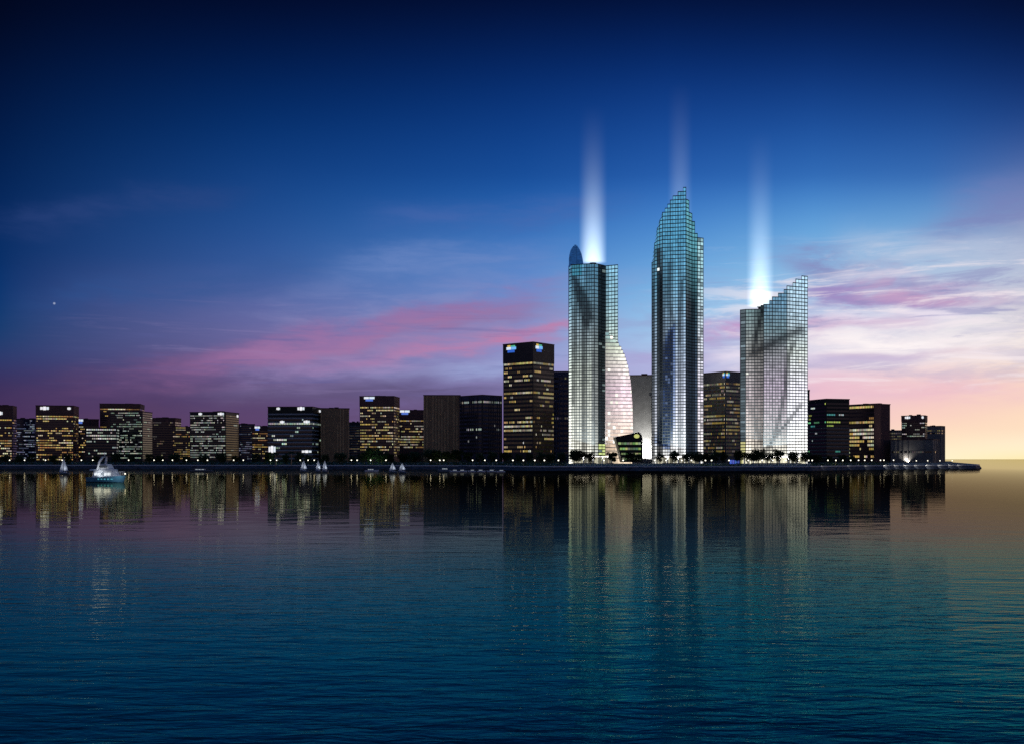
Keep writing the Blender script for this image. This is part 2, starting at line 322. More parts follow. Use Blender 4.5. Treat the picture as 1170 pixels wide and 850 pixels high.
# ------------------------------------------------------------------ the three glass towers; floodlight and reflections painted into their pane glow
def facet(root, org, pa, pb, nc, rows_px, Dm, colour, topf=None, leftf=None, rightf=None, mat='mullion', bar=1.0, vbar=0.38, seed=3, midrail=False):
    """curtain wall between plan points pa, pb = (px, D); rows_px = photo rows of the floor lines from the top down"""
    rr = random.Random(seed)
    a = Vector((X(*pa), pa[1])); b = Vector((X(*pb), pb[1])); d = (b - a); L = d.length; d.normalize()
    n = Vector((d.y, -d.x))
    if n.y > 0: n = -n
    g = MB(); mu = MB()
    zs = [Z(r, Dm) for r in rows_px]
    if not leftf: zs[-1] = LAND
    pxl = lambda t: pa[0] + (pb[0] - pa[0])*t
    tops = []
    for i in range(nc):
        px = pxl((i + .5)/nc); ty = topf(px) if topf else -1e9
        tops.append(ty)
    def pt(t, z, off=0.0):
        p = a + d*(L*t) + n*off; return (p.x, p.y, z)
    stepped = topf is not None and seed != 11; tops_row = [None]*nc
    te = [(topf(pxl(min(max(i/nc, .002), .998))) if topf else -1e9) for i in range(nc + 1)]
    for j in range(len(zs) - 1):
        z0 = zs[j+1]; y1, y2 = rows_px[j], rows_px[j+1]; ym = (y1 + y2)/2
        tl = 0 if not leftf else max(0, (leftf(ym) - pa[0])/(pb[0] - pa[0]))
        tr = 1 if not rightf else min(1, (rightf(ym) - pa[0])/(pb[0] - pa[0]))
        for i in range(nc):
            ya, yb = min(max(y1, te[i]), y2), min(max(y1, te[i+1]), y2)
            if stepped:
                if ym < tops[i]: continue
                ya = yb = y1
                if tops_row[i] is None: tops_row[i] = y1
            if y2 - max(0, (ya + yb)/2) < .12: continue
            t0, t1 = max(i/nc, tl), min((i+1)/nc, tr)
            if t1 - t0 < 0.004: continue
            if stepped: pass
            elif te[i] > y2 and te[i+1] < y2: t0 += (t1 - t0)*(te[i] - y2)/(te[i] - te[i+1])
            elif te[i+1] > y2 and te[i] < y2: t1 -= (t1 - t0)*(te[i+1] - y2)/(te[i+1] - te[i])
            za, zb = Z(ya, Dm), Z(yb, Dm)
            g.quad(pt(t0, z0), pt(t1, z0), pt(t1, zb), pt(t0, za), colour(pxl((t0+t1)/2), ym, rr))
            k = len(mu.v); q = []
            for off in (.02, .32):
                q += [pt(t0, max(za - bar, z0), off), pt(t1, max(zb - bar, z0), off), pt(t1, zb, off), pt(t0, za, off)]
            mu.v += q
            for fc in ((0, 3, 2, 1), (4, 5, 6, 7), (3, 7, 6, 2), (0, 1, 5, 4), (0, 4, 7, 3), (1, 2, 6, 5)):
                mu.f.append(tuple(k + v for v in fc)); mu.c.append((0, 0, 0))
    if not (leftf or rightf):
        for i in range(nc + 1):
            yt = max(te[i], rows_px[0])
            if stepped: yt = min([tops_row[q] for q in (i-1, i) if 0 <= q < nc and tops_row[q] is not None] or [yt])
            c = pt(i/nc, LAND, 0.20)
            mu.box(c, vbar*(1.9 if i % 3 == 0 else 1), 0.42, Z(yt, Dm) - LAND + .02, (d.x, d.y))
    else:
        t = .5 if leftf else .004
        mu.box(pt(t, LAND if not leftf else zs[-1], .2), vbar, .42, zs[0] - (LAND if not leftf else zs[-1]) - .6, (d.x, d.y))
    fo = g.build('glass_facade', 'towerpane', root, org, glow=True)
    mu.build('mullion_grid', mat, fo, org)
    return fo
def rows(y0, y1, pitch0, pitch1, ych):
    r = [y0]
    while r[-1] < y1: r.append(r[-1] + pitch1 + (pitch0 - pitch1)*max(0, min(1, (ych - r[-1])/max(1, ych - y0)*1.6)))
    return r
def shade(c, k, rr, dim=False):
    l = lin(c); q = k*rr.choice((.78, .9, .97, 1, 1.04, 1.14))
    return tuple(x*q for x in l)

# leftmost glass tower: flat top, dark blade, painted leaf shaped reflection, curved sail wing
D1 = 1200; org = Vector((X(684, D1), D1 + 20, LAND))
t1 = thing('glass_tower', 'flat topped glass tower with dark blade, painted leaf shaped reflection and pale curved sail wing', 'skyscraper', org)
S1 = [(300, (92,152,188)), (335, (112,156,180)), (380, (152,172,180)), (420, (188,198,188)), (470, (216,220,208)), (528, (240,238,222))]  # teal above, floodlight from below, painted into the pane glow by height
dark_refl1 = [(651, 306), (658, 312), (666, 328), (675, 346), (678, 362), (671, 378), (664, 362), (656, 335)]  # leaf shaped dark reflection painted into the panes
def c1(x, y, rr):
    k = 1.0; lf = inside(x, y, dark_refl1, 5.0)
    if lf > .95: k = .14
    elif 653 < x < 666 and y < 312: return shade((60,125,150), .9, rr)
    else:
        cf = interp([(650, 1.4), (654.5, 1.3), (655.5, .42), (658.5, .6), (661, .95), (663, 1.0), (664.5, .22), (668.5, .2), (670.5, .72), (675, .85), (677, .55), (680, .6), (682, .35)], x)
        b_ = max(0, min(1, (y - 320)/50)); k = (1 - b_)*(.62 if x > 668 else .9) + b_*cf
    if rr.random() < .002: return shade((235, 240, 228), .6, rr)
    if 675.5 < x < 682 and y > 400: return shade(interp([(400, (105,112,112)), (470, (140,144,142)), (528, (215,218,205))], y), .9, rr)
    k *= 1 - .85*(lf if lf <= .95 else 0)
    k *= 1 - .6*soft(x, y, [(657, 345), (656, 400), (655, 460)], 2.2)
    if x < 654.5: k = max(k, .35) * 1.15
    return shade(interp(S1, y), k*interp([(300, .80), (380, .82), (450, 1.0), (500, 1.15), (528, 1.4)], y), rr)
def c1d(x, y, rr):  # recess panes painted dark for its shade, with sparse lit ones
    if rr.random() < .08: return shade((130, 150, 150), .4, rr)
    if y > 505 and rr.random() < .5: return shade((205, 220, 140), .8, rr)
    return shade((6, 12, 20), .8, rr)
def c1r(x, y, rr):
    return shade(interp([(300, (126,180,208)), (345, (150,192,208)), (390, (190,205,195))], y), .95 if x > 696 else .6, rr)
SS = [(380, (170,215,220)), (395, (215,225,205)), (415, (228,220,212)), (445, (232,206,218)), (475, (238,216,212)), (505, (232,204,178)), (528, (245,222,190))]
def c1s(x, y, rr):  # wing glow carries a painted light gradient from left to right
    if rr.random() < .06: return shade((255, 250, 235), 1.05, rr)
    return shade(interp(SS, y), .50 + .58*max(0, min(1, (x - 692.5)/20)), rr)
R1 = rows(301, 526, 4.3, 3.3, 400)
A1 = [(650, D1+16), (653.5, D1+8), (679, D1), (683.5, D1+4), (692, D1+15), (706, D1+8)]
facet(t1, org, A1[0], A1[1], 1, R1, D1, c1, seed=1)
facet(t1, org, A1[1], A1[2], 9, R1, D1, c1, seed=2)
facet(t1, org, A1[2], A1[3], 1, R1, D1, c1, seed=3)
facet(t1, org, A1[3], A1[4], 2, R1, D1, c1d, seed=4, mat='shademullion')
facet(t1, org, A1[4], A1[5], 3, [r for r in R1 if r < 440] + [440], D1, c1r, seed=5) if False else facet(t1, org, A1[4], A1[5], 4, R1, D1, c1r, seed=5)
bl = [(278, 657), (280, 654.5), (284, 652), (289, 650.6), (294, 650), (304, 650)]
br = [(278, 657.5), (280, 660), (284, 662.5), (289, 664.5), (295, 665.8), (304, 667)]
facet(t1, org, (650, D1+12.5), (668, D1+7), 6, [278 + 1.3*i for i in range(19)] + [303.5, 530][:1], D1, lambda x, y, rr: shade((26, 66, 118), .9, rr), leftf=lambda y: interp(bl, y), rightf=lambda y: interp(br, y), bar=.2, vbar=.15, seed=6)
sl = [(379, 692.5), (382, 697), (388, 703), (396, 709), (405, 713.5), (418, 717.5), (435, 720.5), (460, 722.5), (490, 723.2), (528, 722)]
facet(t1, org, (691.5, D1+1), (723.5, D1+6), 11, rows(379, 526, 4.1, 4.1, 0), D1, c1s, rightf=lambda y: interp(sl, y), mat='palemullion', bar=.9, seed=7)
m = MB(); pl = [(X(*p), p[1]) for p in [(650.3, D1+17), (653.7, D1+9), (679, D1+1), (683.5, D1+5), (692, D1+16), (705.6, D1+9), (705.6, D1+45), (650.3, D1+45)]]
m.prism(pl, LAND, Z(303, D1)); m.build('core', 'concrete', t1, org)
m = MB()      # wing behind the sail glass: side wall that follows the curve
ys = [380, 388, 396, 405, 418, 435, 460, 490, 526]
for y0_, y1_ in zip(ys, ys[1:]):
    p0, p1 = interp(sl, y0_), interp(sl, y1_); za, zb = Z(y0_, D1), (Z(y1_, D1) if y1_ < 526 else LAND)
    m.quad((X(p0, D1+6), D1+6.3, za), (X(p1, D1+6), D1+6.3, zb), (X(p1, D1+6), D1+40, zb), (X(p0, D1+6), D1+40, za))
m.build('wing_wall', 'concrete', t1, org)

# tallest tower: pointed stepped crown
D2 = 1200; org = Vector((X(774, D2), D2 + 20, LAND))
t2 = thing('glass_tower', 'tallest glass tower with pointed stepped teal crown', 'skyscraper', org)
T2top = [(745, 296), (747, 280), (750, 262), (752, 254), (758, 240), (769, 226), (777, 219), (784, 214), (784.6, 222), (787, 236), (791, 248), (796, 264), (797, 266), (803, 266)]
S2 = [(215, (84,154,196)), (270, (84,156,194)), (320, (108,166,198)), (370, (150,178,204)), (420, (160,172,192)), (470, (204,208,222)), (510, (232,234,236)), (528, (246,246,240))]  # glow ramp with the floodlit white foot put into its colour
dark_refl2 = [(770.5, 371), (764, 378), (760, 390), (758, 404), (757, 430), (756.5, 462), (752, 490), (750, 505), (764, 512), (769, 485), (770, 430)]  # outline of a neighbour's dark reflection, painted into the pane glow
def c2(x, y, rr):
    k = 1.0; lf = inside(x, y, dark_refl2, 5.0)
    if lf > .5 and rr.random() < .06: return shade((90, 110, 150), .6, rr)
    cf = interp([(745, .55), (746.5, .15), (748, .7), (750, .75), (751, .08), (757, .1), (759, .85), (763, .6), (768, .6), (769.5, 1.05), (774.5, 1.15), (775.5, .2), (776.5, .62), (779.5, .7), (780.5, 1.2), (784, 1.25)], x)  # light and dark column stripes imitate reflections in the glass
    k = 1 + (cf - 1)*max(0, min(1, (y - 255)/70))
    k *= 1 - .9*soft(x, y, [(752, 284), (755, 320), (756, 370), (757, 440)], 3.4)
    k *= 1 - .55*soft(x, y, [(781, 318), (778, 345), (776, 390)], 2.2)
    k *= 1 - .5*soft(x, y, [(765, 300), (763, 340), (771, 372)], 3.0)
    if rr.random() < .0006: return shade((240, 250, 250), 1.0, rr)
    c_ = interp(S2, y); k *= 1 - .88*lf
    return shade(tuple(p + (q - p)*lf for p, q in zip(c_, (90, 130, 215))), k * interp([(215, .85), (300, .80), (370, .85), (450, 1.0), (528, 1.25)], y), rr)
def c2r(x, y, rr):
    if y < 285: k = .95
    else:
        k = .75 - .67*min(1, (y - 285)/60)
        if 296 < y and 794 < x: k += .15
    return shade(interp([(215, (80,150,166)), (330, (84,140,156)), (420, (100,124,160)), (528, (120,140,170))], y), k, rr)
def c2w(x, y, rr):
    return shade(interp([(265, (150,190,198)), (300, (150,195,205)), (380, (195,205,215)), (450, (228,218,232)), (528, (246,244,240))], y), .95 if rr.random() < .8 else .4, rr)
R2 = rows(214, 526, 4.5, 3.4, 380)
A2 = [(745, D2+22), (757, D2+7), (783.7, D2), (790.5, D2+13), (796.8, D2+16), (803.5, D2+20)]
tf = lambda x: interp(T2top, x)
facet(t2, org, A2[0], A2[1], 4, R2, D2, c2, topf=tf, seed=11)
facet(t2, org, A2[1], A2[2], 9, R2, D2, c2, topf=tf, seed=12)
facet(t2, org, A2[2], A2[3], 2, R2, D2, c2r, topf=tf, seed=13, mat='shademullion')
facet(t2, org, A2[3], A2[4], 2, R2, D2, c2r, topf=tf, seed=14, mat='shademullion')
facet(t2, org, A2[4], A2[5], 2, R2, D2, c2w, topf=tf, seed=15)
m = MB(); pl = [(X(*p), p[1]) for p in [(745.4, D2+23), (757, D2+8.2), (783.6, D2+1.2), (790, D2+14.2), (796.8, D2+17.2), (803, D2+21.2), (803, D2+52), (745.6, D2+52)]]
m.prism(pl, LAND, Z(298, D2)); m.build('core', 'concrete', t2, org)

# right-hand tower: flat left shoulder, sloping stepped crest
D3 = 1200; org = Vector((X(884, D3), D3 + 20, LAND))
t3 = thing('glass_tower', 'broad pale glass tower whose stepped crest slopes up to the right', 'skyscraper', org)
T3top = [(846, 351), (872, 350), (874, 348.5), (879, 345.5), (912, 318.5), (922.5, 313)]
S3a = [(352, (110,136,140)), (400, (150,150,148)), (450, (178,166,170)), (500, (200,190,180)), (528, (250,244,222))]  # glow ramps that paint the base floodlight up the panes
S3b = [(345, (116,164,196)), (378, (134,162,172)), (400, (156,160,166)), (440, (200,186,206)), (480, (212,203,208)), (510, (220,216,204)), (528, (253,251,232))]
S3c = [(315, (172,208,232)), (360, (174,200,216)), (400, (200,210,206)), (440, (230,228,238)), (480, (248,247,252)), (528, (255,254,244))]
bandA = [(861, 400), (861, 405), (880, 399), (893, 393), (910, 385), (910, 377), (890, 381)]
def dark3(x, y):  # dark curves of reflected shapes, painted into the pane glow
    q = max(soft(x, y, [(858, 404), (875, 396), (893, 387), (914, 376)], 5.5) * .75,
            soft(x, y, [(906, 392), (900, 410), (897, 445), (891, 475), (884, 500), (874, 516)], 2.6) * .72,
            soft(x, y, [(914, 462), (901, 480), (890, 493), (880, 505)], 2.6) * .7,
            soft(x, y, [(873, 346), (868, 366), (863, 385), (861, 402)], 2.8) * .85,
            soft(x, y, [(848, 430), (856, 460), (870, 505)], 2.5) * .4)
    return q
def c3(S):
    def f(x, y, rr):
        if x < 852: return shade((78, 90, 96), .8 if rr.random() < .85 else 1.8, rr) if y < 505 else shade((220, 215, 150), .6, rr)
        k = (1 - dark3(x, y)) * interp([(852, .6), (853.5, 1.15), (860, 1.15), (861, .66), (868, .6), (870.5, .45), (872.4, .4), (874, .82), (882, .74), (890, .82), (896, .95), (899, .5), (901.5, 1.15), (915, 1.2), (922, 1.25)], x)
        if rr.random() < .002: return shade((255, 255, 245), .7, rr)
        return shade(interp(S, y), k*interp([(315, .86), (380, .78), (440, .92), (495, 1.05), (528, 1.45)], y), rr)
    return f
R3 = rows(313.5, 526, 4.3, 3.45, 410)
A3 = [(846, D3+14), (852, D3+9), (872.5, D3+6), (899, D3+1), (922.6, D3+13)]
tf3 = lambda x: interp(T3top, x)
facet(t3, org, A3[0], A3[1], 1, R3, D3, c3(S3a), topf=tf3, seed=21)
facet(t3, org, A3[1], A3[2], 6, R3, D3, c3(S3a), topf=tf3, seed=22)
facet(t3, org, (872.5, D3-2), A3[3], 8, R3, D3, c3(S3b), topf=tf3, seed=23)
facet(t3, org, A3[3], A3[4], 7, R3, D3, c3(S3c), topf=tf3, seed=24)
m = MB(); pl = [(X(*p), p[1]) for p in [(846.4, D3+15.2), (852, D3+10.2), (872.5, D3+7.2), (872.6, D3-.8), (899, D3+2.2), (922, D3+14.2), (922, D3+50), (846.4, D3+50)]]
m.prism(pl, LAND, Z(354, D3)); m.build('core', 'concrete', t3, org)

# colonnades at the feet of the towers (parts of them)
for t, x0, x1, D, lev in ((t1, 655, 700, D1-14, .5), (t2, 750, 800, D2-12, .55), (t3, 850, 922, D3-14, 1.0)):
    og = t.location
    m = MB(); p0, p1 = X(x0, D), X(x1, D)
    m.prism([(p0, D), (p1, D), (p1, D+10), (p0, D+10)], LAND + 7.2, LAND + 8.2); m.build('canopy', 'palemullion', t, og)
    m = MB(); n = int((p1 - p0)/4)
    for i in range(n):
        a_, b_ = p0 + (p1-p0)*i/n + .2, p0 + (p1-p0)*(i+1)/n - .2
        k = R.choice((.25, .8, 1, 1))*lev
        m.quad((a_, D+6, LAND), (b_, D+6, LAND), (b_, D+6, LAND+7), (a_, D+6, LAND+7), tuple(v*k for v in lin((255, 248, 215))))
    m.build('lobby_glass', 'pane', t, og, glow=True)
    n = int((p1 - p0)/10)
    for i in range(n + 1):
        m = MB(); m.box((p0 + .8 + (p1 - p0 - 1.6)*i/n, D+1, LAND), 1.1, 1.1, 7.15); m.build('column', 'white', t, og)

# wedge shaped annex in front of the sail wing
Da = 1150; og = Vector((X(718, Da), Da+10, LAND))
an = thing('annex', 'low wedge shaped annex with rounded corner and green lit bands beside leftmost glass tower', 'building', og)
prof = [(711, 530), (709, 520), (706, 508), (703, 499), (712, 497), (724, 494.5), (730, 493.4), (733, 496), (734, 501), (734, 530)]
m = MB(); fr = [P(x, min(y, 527.6), Da) for x, y in prof]
for p in fr: p.z = max(p.z, LAND)
bk = [p + Vector((0, 26, 0)) for p in fr]; m.poly(fr); m.poly(bk[::-1])
for i in range(len(fr)):
    j = (i+1) % len(fr); m.quad(fr[i], bk[i], bk[j], fr[j])
m.build('shell', 'teal', an, og)
for k, (ya, yb) in enumerate(((505, 507.5), (511, 513.5), (517, 519), (522.5, 525))):
    m = MB(); xl = interp([(499, 704.5), (508, 707.5), (520, 710.5), (530, 712.5)], ya); n = 8
    for i in range(n):
        u0, u1 = xl + (732.5 - xl)*i/n, xl + (732.5 - xl)*(i+.9)/n
        c = tuple(v*R.uniform(.35, .8) for v in lin(R.choice(((150, 185, 120), (120, 150, 110), (190, 205, 150)))))
        m.quad(P(u0, yb, Da-.3), P(u1, yb, Da-.3), P(u1, ya, Da-.3), P(u0, ya, Da-.3), c)
    m.build('window_ribbon', 'pane', an, og, glow=True)
m = MB(); pts = [P(727.5 + 3.2*math.cos(t), 498 + 2.4*math.sin(t), Da-.35) for t in [i*math.pi/6 for i in range(12)]]
m.poly(pts, tuple(v*.8 for v in lin((215, 220, 130)))); m.build('round_window', 'pane', an, og, glow=True)

# blue lit pavilion between the trees
Dp = 960; og = Vector((X(839, Dp), Dp, LAND))
pv = thing('pavilion', 'small blue lit pavilion among trees left of the broad pale glass tower', 'kiosk', og)
m = MB(); m.box((og.x, Dp+2, LAND), 9.5, 6, 4.6); m.build('wall', 'black', pv, og)
m = MB(); m.box((og.x, Dp+1.5, LAND+4.6), 11, 8, .5); m.build('roof', 'concrete', pv, og)
for i in range(4):
    m = MB(); x = og.x - 4.4 + i*2.3; c = tuple(v*R.uniform(.5, .95) for v in lin((70, 100, 205)))
    m.quad((x, Dp-1.05, LAND+.6), (x+1.9, Dp-1.05, LAND+.6), (x+1.9, Dp-1.05, LAND+4.2), (x, Dp-1.05, LAND+4.2), c)
    m.build('window', 'pane', pv, og, glow=True)

# ------------------------------------------------------------------ searchlights with their beams
def beam_mat(name, hgt, rad, s0, decay):
    m, nt, N, L = new_mat(name)
    o = N.new('ShaderNodeOutputMaterial'); e = N.new('ShaderNodeEmission'); e.inputs['Color'].default_value = (.88, 1.0, .97, 1)
    tc = N.new('ShaderNodeTexCoord'); sp = N.new('ShaderNodeSeparateXYZ'); L.new(tc.outputs['Object'], sp.inputs[0])
    def mth(op, a, b=None):
        q = N.new('ShaderNodeMath'); q.operation = op
        for i, v in enumerate((a, b)):
            if v is None: continue
            if isinstance(v, (int, float)): q.inputs[i].default_value = v
            else: L.new(v, q.inputs[i])
        return q.outputs[0]
    h = mth('DIVIDE', sp.outputs['Z'], hgt)
    r2 = mth('DIVIDE', mth('ADD', mth('MULTIPLY', sp.outputs['X'], sp.outputs['X']), mth('MULTIPLY', sp.outputs['Y'], sp.outputs['Y'])), rad*rad)
    rad_ = mth('POWER', mth('MAXIMUM', mth('SUBTRACT', 1.0, r2), 0.0), 1.5)
    fall = mth('MULTIPLY', mth('EXPONENT', mth('MULTIPLY', h, -decay)), mth('MAXIMUM', mth('SUBTRACT', 1.0, h), 0.0))
    L.new(mth('MULTIPLY', mth('MULTIPLY', fall, rad_), s0), e.inputs['Strength'])
    L.new(e.outputs[0], o.inputs['Volume'])
    return m
def searchlight(label, px, y0, y1, D, rad, s0, decay):
    base = P(px, y0, D); hgt = (y0 - y1)*D/F
    t = thing('searchlight', label, 'searchlight', base)
    m = MB(); m.tube([base - Vector((0, 0, 3.2)), base - Vector((0, 0, 1.4)), base - Vector((0, 0, .4))], [2.0, 2.4, 4.2], 16); m.build('lamp_housing', 'metal', t, base)
    m = MB(); m.tube([(0, 0, 0), (0, 0, hgt)], [rad*.9, rad], 24)
    ob = m.build('light_beam', beam_mat('beam haze', hgt, rad, s0, decay), t)
    return t
searchlight('upright white searchlight beam rising from the flat topped glass tower', 677.5, 300.5, 120, D1+26, 18, .056, 3.3)
searchlight('faint white searchlight beam rising behind the pointed crown of tallest tower', 777, 296, 95, D2+30, 16, .018, 1.9)
searchlight('upright white searchlight beam rising from shoulder of the broad pale tower', 868.5, 350.5, 150, D3+26, 17.5, .054, 3.0)

# ------------------------------------------------------------------ land, quay, water
shore = [(-900, 535), (-200, 535), (300, 535.2), (560, 536), (600, 537.3), (780, 537.6), (925, 537.3), (985, 536), (1050, 535.4), (1100, 535)]
def sh_pt(px, y):
    D = H*F/(y - HY); return Vector((X(px, D), D))
def shoreD(px): return H*F/(interp(shore, px) - HY)
fr = [sh_pt(*s) for s in shore]
fr += [Vector((X(1114, 885), 885)), Vector((X(1118.5, 912), 912)), Vector((X(1117, 950), 950))]
bk = [Vector((X(1090, 1500), 1500)), Vector((X(1086, 2400), 2400)), Vector((X(-1500, 2400), 2400))]
m = MB(); m.poly([(p.x, p.y, LAND) for p in fr + bk]); g = m.build('ground', 'ground'); g['kind'] = 'structure'
og = Vector((0, 600, 0)); q = thing('quay_wall', 'long dark stone quay wall with pale coping along the waterfront', 'sea wall', og)
m = MB(); seg = fr + bk[:1]
def offs(pl, d):
    out = []
    for i, p in enumerate(pl):
        a = pl[max(0, i-1)]; b = pl[min(len(pl)-1, i+1)]; t = (b - a).normalized(); out.append(p + Vector((t.y, -t.x))*d)
    return out
def dens(pl, step=3.5):
    out = [pl[0]]
    for a, b in zip(pl, pl[1:]):
        n = max(1, int((b-a).length/step)); out += [a.lerp(b, (k+1)/n) for k in range(n)]
    return out
dp = dens(seg[1:]); levels = [(2.6, -1.5), (2.1, .35), (1.5, 1.1), (1.0, 1.9), (.3, 2.6)]
rings = []
for off, z in levels:
    rings.append([(p.x, p.y + R.uniform(-.6, .6), z + R.uniform(-.3, .3)) for p in offs(dp, off)])
for a, b in zip(rings, rings[1:]):
    for i in range(len(a)-1): m.quad(a[i], a[i+1], b[i+1], b[i])
m.build('stone_face', 'quay', q, og)
m = MB(); o1, o2 = offs(seg, .8), offs(seg, -1.6)
for i in range(len(seg)-1):
    m.prism([o1[i], o1[i+1], o2[i+1], o2[i]], 2.5, LAND + .3)
m.build('coping', 'coping', q, og)

def water_mat():
    m, nt, N, L = new_mat('sea water')
    o = N.new('ShaderNodeOutputMaterial')
    def mth(op, a, b=None, c=None):
        q = N.new('ShaderNodeMath'); q.operation = op
        for i, v in enumerate((a, b, c)):
            if v is None: continue
            if isinstance(v, (int, float)): q.inputs[i].default_value = v
            else: L.new(v, q.inputs[i])
        return q.outputs[0]
    geo = N.new('ShaderNodeNewGeometry')
    def noise(sx, sy, det, rough, dist=0.0, off=0.0):
        mp = N.new('ShaderNodeMapping'); mp.inputs['Scale'].default_value = (sx, sy, 1); mp.inputs['Location'].default_value = (off, off*.7, 0)
        mp.inputs['Rotation'].default_value = (0, 0, math.radians(4))
        L.new(geo.outputs['Position'], mp.inputs['Vector'])
        n = N.new('ShaderNodeTexNoise'); n.inputs['Scale'].default_value = 1; n.inputs['Detail'].default_value = det; n.inputs['Roughness'].default_value = rough; n.inputs['Distortion'].default_value = dist
        L.new(mp.outputs[0], n.inputs['Vector']); return n.outputs['Fac']
    sp = N.new('ShaderNodeSeparateXYZ'); L.new(geo.outputs['Position'], sp.inputs[0])
    # breeze: open water is rippled, the lee of the quay lies calm
    mr = N.new('ShaderNodeMapRange'); mr.interpolation_type = 'SMOOTHSTEP'
    mr.inputs['From Min'].default_value = 38; mr.inputs['From Max'].default_value = 120; mr.inputs['To Min'].default_value = .62; mr.inputs['To Max'].default_value = 0.03
    L.new(sp.outputs['Y'], mr.inputs['Value'])
    patch = noise(.02, .05, 3, .5, 0, 11)
    amp = mth('MULTIPLY', mr.outputs[0], mth('MULTIPLY_ADD', patch, .9, .55))
    h1 = noise(.48, 1.25, 4, .52, .3)          # metre long ripples
    h2 = noise(.12, .32, 2, .5, .2, 5)         # low swell
    h3 = noise(.11, .16, 2, .55, .2, 9)        # long lazy undulation that also reaches the quay
    h = mth('ADD', mth('MULTIPLY', h1, .125), mth('MULTIPLY', h2, .15))
    bp = N.new('ShaderNodeBump'); bp.inputs['Strength'].default_value = 1; bp.inputs['Distance'].default_value = 1
    L.new(mth('MULTIPLY_ADD', h3, .035, mth('MULTIPLY', h, amp)), bp.inputs['Height'])
    fr_ = N.new('ShaderNodeFresnel'); fr_.inputs['IOR'].default_value = 1.34; L.new(bp.outputs[0], fr_.inputs['Normal'])
    gl = N.new('ShaderNodeBsdfGlossy'); gl.inputs['Roughness'].default_value = .015; L.new(bp.outputs[0], gl.inputs['Normal'])
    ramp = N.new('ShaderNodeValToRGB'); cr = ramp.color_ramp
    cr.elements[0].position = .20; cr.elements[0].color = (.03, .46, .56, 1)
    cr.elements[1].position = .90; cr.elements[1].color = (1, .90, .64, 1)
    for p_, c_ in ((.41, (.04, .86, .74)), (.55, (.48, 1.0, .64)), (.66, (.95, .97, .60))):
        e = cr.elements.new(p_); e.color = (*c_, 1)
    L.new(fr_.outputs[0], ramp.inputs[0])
    # reflections are dimmed by tint from west to east, darkening those of the towers
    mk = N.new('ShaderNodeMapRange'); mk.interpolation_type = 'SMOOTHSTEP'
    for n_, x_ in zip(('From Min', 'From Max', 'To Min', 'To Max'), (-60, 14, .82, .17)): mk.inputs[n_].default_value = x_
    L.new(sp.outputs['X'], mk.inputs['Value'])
    sc2 = N.new('ShaderNodeVectorMath'); sc2.operation = 'SCALE'; L.new(ramp.outputs[0], sc2.inputs[0]); mk2 = N.new('ShaderNodeMapRange')      # tint raised again far east, putting the golden glow on the water
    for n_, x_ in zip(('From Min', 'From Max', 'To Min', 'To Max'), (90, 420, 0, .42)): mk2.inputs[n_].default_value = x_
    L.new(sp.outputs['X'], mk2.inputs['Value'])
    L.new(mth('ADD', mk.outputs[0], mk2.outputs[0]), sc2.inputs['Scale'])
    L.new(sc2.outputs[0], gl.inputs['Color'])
    df = N.new('ShaderNodeBsdfDiffuse')
    rb = N.new('ShaderNodeValToRGB'); cb = rb.color_ramp      # colour of the turbid water; brightness put in by view angle, dimmed in the foreground
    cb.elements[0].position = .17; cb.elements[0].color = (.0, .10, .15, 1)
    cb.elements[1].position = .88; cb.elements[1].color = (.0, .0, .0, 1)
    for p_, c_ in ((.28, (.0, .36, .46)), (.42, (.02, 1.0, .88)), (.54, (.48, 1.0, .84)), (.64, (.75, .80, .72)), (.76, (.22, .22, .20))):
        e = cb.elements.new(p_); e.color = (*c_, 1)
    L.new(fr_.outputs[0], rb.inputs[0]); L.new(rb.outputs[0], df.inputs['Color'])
    mx = N.new('ShaderNodeMixShader')
    L.new(mth('POWER', fr_.outputs[0], .62), mx.inputs[0]); L.new(df.outputs[0], mx.inputs[1]); L.new(gl.outputs[0], mx.inputs[2])
    L.new(mx.outputs[0], o.inputs[0])
    return m
m = MB(); m.quad((-30000, -60, 0), (30000, -60, 0), (30000, 45000, 0), (-30000, 45000, 0))
w = m.build('water', water_mat()); w['kind'] = 'structure'

# ------------------------------------------------------------------ trees
def crown_mesh(rr, h, r, n, blobs):
    m = MB(); cs = []
    for _ in range(blobs):
        t = rr.uniform(0, 2*math.pi); q = r*math.sqrt(rr.random())*.75
        cs.append((q*math.cos(t), q*math.sin(t), h*rr.uniform(.36, .9), r*rr.uniform(.28, .5)))
    for _ in range(n):
        cx, cy, cz, cr = rr.choice(cs)
        d = Vector((rr.gauss(0, 1), rr.gauss(0, 1), rr.gauss(0, .8))).normalized()*cr*rr.uniform(.45, 1.08)
        p = Vector((cx, cy, cz)) + d; s = rr.uniform(.2, .5)
        u = Vector((rr.gauss(0, 1), rr.gauss(0, 1), rr.gauss(0, .6))).normalized(); v = u.orthogonal().normalized()
        m.quad(tuple(p - u*s), tuple(p + v*s*.6), tuple(p + u*s), tuple(p - v*s*.6))
    return m, cs
def tree_proto(seed, h, r, n=2200, blobs=16):
    rr = random.Random(seed); t = thing('tree', 'tree', 'tree', (0, 0, 0))
    cm, cs = crown_mesh(rr, h, r, n, blobs)
    m = MB(); m.tube([(0, 0, -.2), (.1, 0, h*.25), (0, .1, h*.5), (.1, 0, h*.72)], [.26, .2, .15, .06], 7)
    for c in cs[:7]: m.tube([(0, 0, h*rr.uniform(.25, .45)), (c[0]*.55, c[1]*.55, c[2]*.82), (c[0], c[1], c[2])], [.1, .07, .03], 5)
    m.build('trunk', 'bark', t); cm.build('crown', 'leaf', t)
    return t
